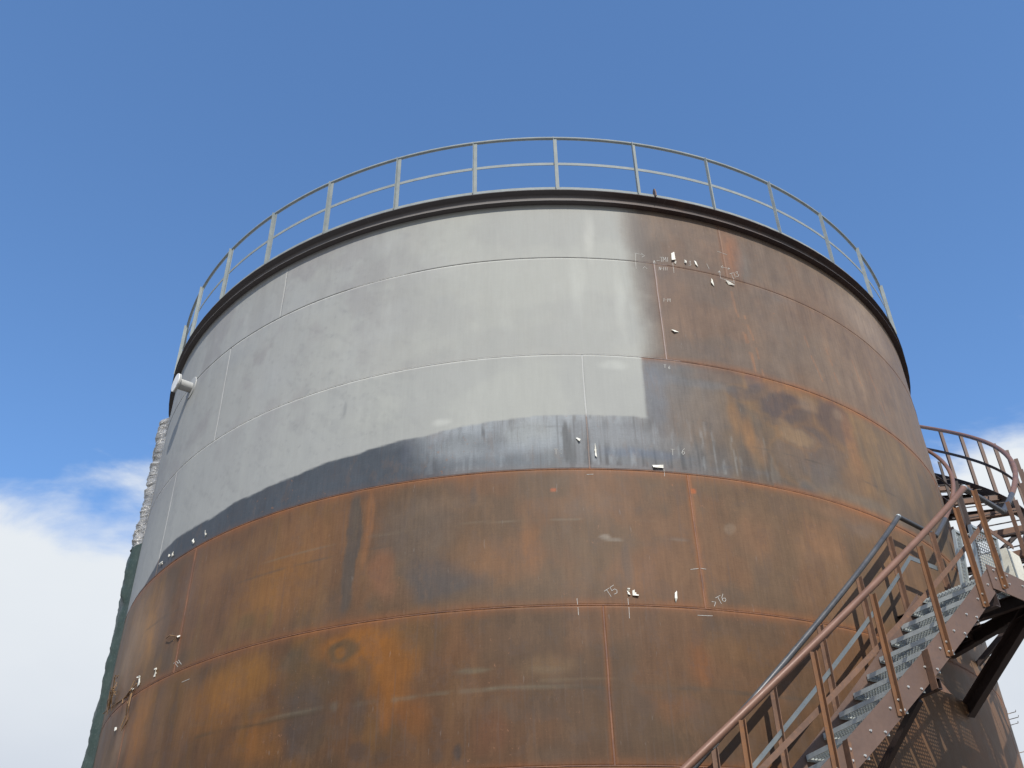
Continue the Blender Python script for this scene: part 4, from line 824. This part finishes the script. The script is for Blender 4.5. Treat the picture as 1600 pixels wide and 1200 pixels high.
# landing handrails: short dark level pipes
io = Vector(cylp(39.1, 1.030, in1(39.1))); ie = Vector(cylp(45.7, 1.034, 5.40))
oo = Vector(cylp(37.9, 1.1755, out1(37.9))); oe = Vector(cylp(46.2, 1.160, 5.42))
mb = MB(); mb.tube([io, ie], .028, 12); mb.build('handrail', m_pipe, ld, smooth=True)
mb = MB(); mb.tube([oo, oe], .030, 12); mb.build('handrail', m_pipe, ld, smooth=True)
for p, r in ((io, .033), (oo, .037)):
    mb = MB()
    import itertools
    n = 10
    vv = []; ff = []
    for j in range(1, 6):
        for k in range(n):
            a = math.pi*j/6; b = 2*math.pi*k/n
            vv.append(p+Vector((math.sin(a)*math.cos(b), math.sin(a)*math.sin(b), math.cos(a)))*r)
    for j in range(4):
        for k in range(n): ff.append((j*n+k, (j+1)*n+k, (j+1)*n+(k+1) % n, j*n+(k+1) % n))
    ff += [tuple(range(n)), tuple(4*n+k for k in range(n))]
    mb.add(vv, ff).build('rail_elbow', m_galv, ld, smooth=True)
mb = MB(); mb.bar(cylp(38.8, 1.034, in1(38.8)-.50), cylp(43.5, 1.036, 4.90), rect(.008, .055)); mb.build('mid_rail', m_flat, ld)
mb = MB(); mb.bar(cylp(38.3, 1.180, out1(38.3)-.48), cylp(43.3, 1.176, 4.82), rect(.008, .055)); mb.build('mid_rail', m_rust, ld)
mb = MB(); lpost(mb, 37.75, 1.1885, LZ-.19, 5.24, .045, -1); po = mb.build('post', m_rust_o, ld); bolt(po, 37.87, 1.190, LZ-.07); bolt(po, 37.87, 1.190, LZ-.16)
mb = MB(); lpost(mb, 43.4, 1.1885, LZ-.19, 5.33, .045); mb.build('post', m_rust, ld)
mb = MB(); lpost(mb, 43.5, 1.040, LZ-.1, 5.35, .050, -1); mb.build('post', m_rust, ld)

# --- upper flight
k2 = .0985
ou2 = lambda t: 5.42+k2*(t-46.2)
in2 = lambda t: 5.40+.0945*(t-45.7)
st2 = lambda t: 4.40+.0980*(t-46.0)
TE = 99
uf = empty('metal_staircase', cylp(47, 1.10, LZ), "upper flight of dark rusty stairs curving out of sight behind the tank's right side", 'staircase', 'stairs winding up round the tank')
mb = MB(); helix(mb, 1.160, ou2, 46.2, 51.0, None, round_=.034); mb.build('handrail', m_pipe, uf, smooth=True)['label'] = 'dark unpainted lower end of the outer handrail'
mb = MB(); helix(mb, 1.160, ou2, 51.0, TE, None, round_=.034); mb.build('handrail', m_rpipe, uf, smooth=True)
mb = MB(); helix(mb, 1.033, in2, 45.7, 50.0, None, round_=.030); mb.build('handrail', m_pipe, uf, smooth=True)
mb = MB(); helix(mb, 1.033, in2, 50.0, TE, None, round_=.030); mb.build('handrail', m_rpipe, uf, smooth=True)
mb = MB(); helix(mb, 1.163, lambda t: ou2(t)-.50, 47.0, TE, rect(.008, .060)); mb.build('mid_rail', m_dark, uf)
mb = MB(); helix(mb, 1.036, lambda t: in2(t)-.50, 47.0, TE, rect(.008, .050)); mb.build('mid_rail', m_dark, uf)
mb = MB(); helix(mb, 1.166, lambda t: st2(t)-.14, 46.6, TE, rect(.010, .28)); mb.build('stringer', m_dark, uf)
mb = MB(); helix(mb, 1.042, lambda t: st2(t)-.14, 46.8, TE, rect(.010, .26)); mb.build('stringer', m_dark, uf)
for i in range(10):
    th = 49.2+5.4*i
    if th > TE: break
    mb = MB(); lpost(mb, th, 1.1672, st2(th)-.20, ou2(th)-.03, .050); mb.build('post', m_brown, uf)
    mb = MB(); lpost(mb, th+1, 1.0355, st2(th)-.15, in2(th)-.03, .045, -1); mb.build('post', m_dark, uf)
for i, th in enumerate((50.5, 59, 66.5, 73.5, 80.5, 88)):      # cross ties between the stringers; the gratings are not laid yet
    mb = MB(); zz3 = st2(th)-.16
    mb.bar(cylp(th, 1.0430, zz3), cylp(th, 1.1645, zz3), angle_prof(.07, .11, .008)); mb.build('cross_tie', m_rust, uf)
th = 48.2
while th < TE-1:
    mb = MB(); zz3 = st2(th)-.06
    mb.bar(cylp(th, 1.0430, zz3), cylp(th, 1.1645, zz3), rect(.014, .014)); mb.build('tie_rod', m_dark, uf)
    th += 4.1
for th in (53, 62, 71, 80, 89):
    mb = MB(); zb = st2(th)-.33
    mb.bar(cylp(th, 1.0, zb), cylp(th, 1.166, zb), channel_prof(.05,.10,.007)); arm = mb.build('bracket_arm', m_dark, uf)
    mb = MB(); mb.bar(cylp(th, 1.0, zb-.65), cylp(th, 1.13, zb-.05), rect(.055,.055)); mb.build('brace', m_dark, arm)
# --- top platform behind the tank's shoulder
tp = empty('roof_platform', cylp(101, 1.1, 9.5), 'small rusty platform where the upper flight meets the tank roof', 'platform')
mb = MB(); arc(mb, 1.0885, 9.55, 99.2, 108, rect(.94, .04)); mb.build('deck', m_dark, tp)
mb = MB(); helix(mb, 1.160, lambda t: 10.61, 99.2, 108, None, round_=.03); mb.build('handrail', m_rpipe, tp, smooth=True)
for th in (100, 104, 107.8):
    mb = MB(); lpost(mb, th, 1.160, 9.5, 10.6, .055); mb.build('post', m_rust, tp)

# ------------------------------------------------------------------ things standing on the landing
def mesh_panel(name, a, b, r, z0, z1, lean, label, nx, nz, th0):
    root = empty(name, cylp((a+b)/2, r, z0), label, 'mesh panel')
    A = Vector(cylp(a, r, z0)); B = Vector(cylp(b, r, z0))
    rd = Vector((math.sin(math.radians((a+b)/2)), -math.cos(math.radians((a+b)/2)), 0))
    UPV = (Vector((0,0,1))*(z1-z0) + rd*lean); e = (B-A)
    P_ = lambda i, j: A+e*i+UPV*j
    f = MB()
    for p, q in ((P_(0,0),P_(1,0)),(P_(0,1),P_(1,1)),(P_(0,0),P_(0,1)),(P_(1,0),P_(1,1))): f.bar(p, q, rect(.03,.03), rd+Vector((.01,.02,.03)))
    f.build('panel_frame', m_galv, root)
    g = MB()
    for i in range(1, nx): g.bar(P_(i/nx,.0), P_(i/nx,1), rect(.006,.006), rd)
    for j in range(1, nz): g.bar(P_(0,j/nz), P_(1,j/nz), rect(.006,.006), rd)
    tag(g.build('wire_mesh', m_galv, root), kind='stuff')
    return root
mesh_panel('wire_mesh_panel', 38.4, 42.4, 1.150, LZ+.01, LZ+.62, .06, 'silvery wire mesh panel standing on the landing behind the railing posts', 12, 18, 0)
mesh_panel('grating_panel', 40.9, 41.9, 1.090, LZ+.01, LZ+.80, .10, 'narrow blue-grey grating panel leaning on edge on the landing beside the mesh panel', 5, 20, 0)
cp = empty('cream_cabinet', cylp(46.0, 1.14, LZ+.01), 'cream painted metal cabinet standing at the right edge of the landing', 'cabinet')
a = math.radians(45.6); u = Vector((math.sin(a), -math.cos(a), 0)); tn = Vector((math.cos(a), math.sin(a), 0))
cc = Vector(cylp(45.3, 1.135, LZ+.30))
mb = MB(); mb.box(cc, .30, .34, .56, u, tn, (0,0,1)); mb.build('cabinet_body', m_cream, cp)
mb = MB(); mb.box(cc+u*.154+tn*.0, .008, .30, .50, u, tn, (0,0,1)); dd = mb.build('door', m_cream, cp)
mb = MB(); mb.box(cc+u*.165+tn*.11, .014, .02, .09, u, tn, (0,0,1)); mb.build('handle', m_dark, dd)
# ------------------------------------------------------------------ sheeting over the tank's left flank
def sheeting(name, ztop, zbot, mat, label, seed, off, amp, a=-65.2, b=-92, nx=80, sc=(5., 9.)):
    nz = int((ztop-zbot)/.014)
    tt = np.linspace(a, b, nx); zz = np.linspace(zbot, ztop, nz)
    T, Z = np.meshgrid(tt, zz, indexing='ij'); T = T.ravel(); Z = Z.ravel()
    s = T*.11
    d = np.abs(fbm(s*sc[0], Z*sc[1]+s*2, 5, seed)-.5)*2
    d = .7*d + .3*np.abs(fbm(s*4, Z*sc[1]*2.2+s*5, 3, seed+5)-.5)*2
    d2 = fbm(s*1.2, Z*1.3, 3, seed+3)
    prof = sst(-65.6, -67.0, T)
    rad = R + .004 + (off + amp*(.5-d) + (d2-.5)*amp*1.1)*prof
    hem = (fbm(s*2, s*0, 3, seed+9)-.5)*.12
    Z2 = Z + hem*np.where(Z > ztop-.3, 1, np.where(Z < zbot+.3, 1, 0))
    t = np.radians(T)
    v = np.stack([rad*np.sin(t), -rad*np.cos(t), Z2], 1)
    inn = np.stack([(rad-.006)*np.sin(t), -(rad-.006)*np.cos(t), Z2], 1)
    nxy = nx*nz
    idx = np.arange(nxy).reshape(nx, nz)
    q = np.stack([idx[:-1,:-1], idx[1:,:-1], idx[1:,1:], idx[:-1,1:]], -1).reshape(-1, 4).tolist()
    q2 = [[x+nxy for x in reversed(f)] for f in q]
    border = np.concatenate([idx[:,0], idx[-1,1:], idx[-2::-1,-1], idx[0,-2:0:-1]]); nb = len(border)
    q3 = [[int(border[i]), int(border[i])+nxy, int(border[(i+1) % nb])+nxy, int(border[(i+1) % nb])] for i in range(nb)]
    org = Vector(cylp((a+b)/2, 1.01, zbot))
    me = bpy.data.meshes.new(name)
    me.from_pydata((np.concatenate([v, inn])-np.array(org)).tolist(), [], q+q2+q3); me.update()
    me.polygons.foreach_set('use_smooth', [True]*len(me.polygons)); me.materials.append(mat)
    o = bpy.data.objects.new(name, me); COL.objects.link(o); o.location = org+AX
    return tag(o, label, 'sheeting')
sheeting('foil_sheet', 8.84, 6.62, m_silver, 'crumpled silver foil sheet hanging down the left flank of the tank, above the green tarpaulin', 201, .07, .11, sc=(1.6, 10.))
sheeting('tarpaulin', 6.75, .4, m_green, "dark green tarpaulin hanging in folds on the tank's left flank below the silver foil", 231, .085, .11, sc=(.8, 1.7))
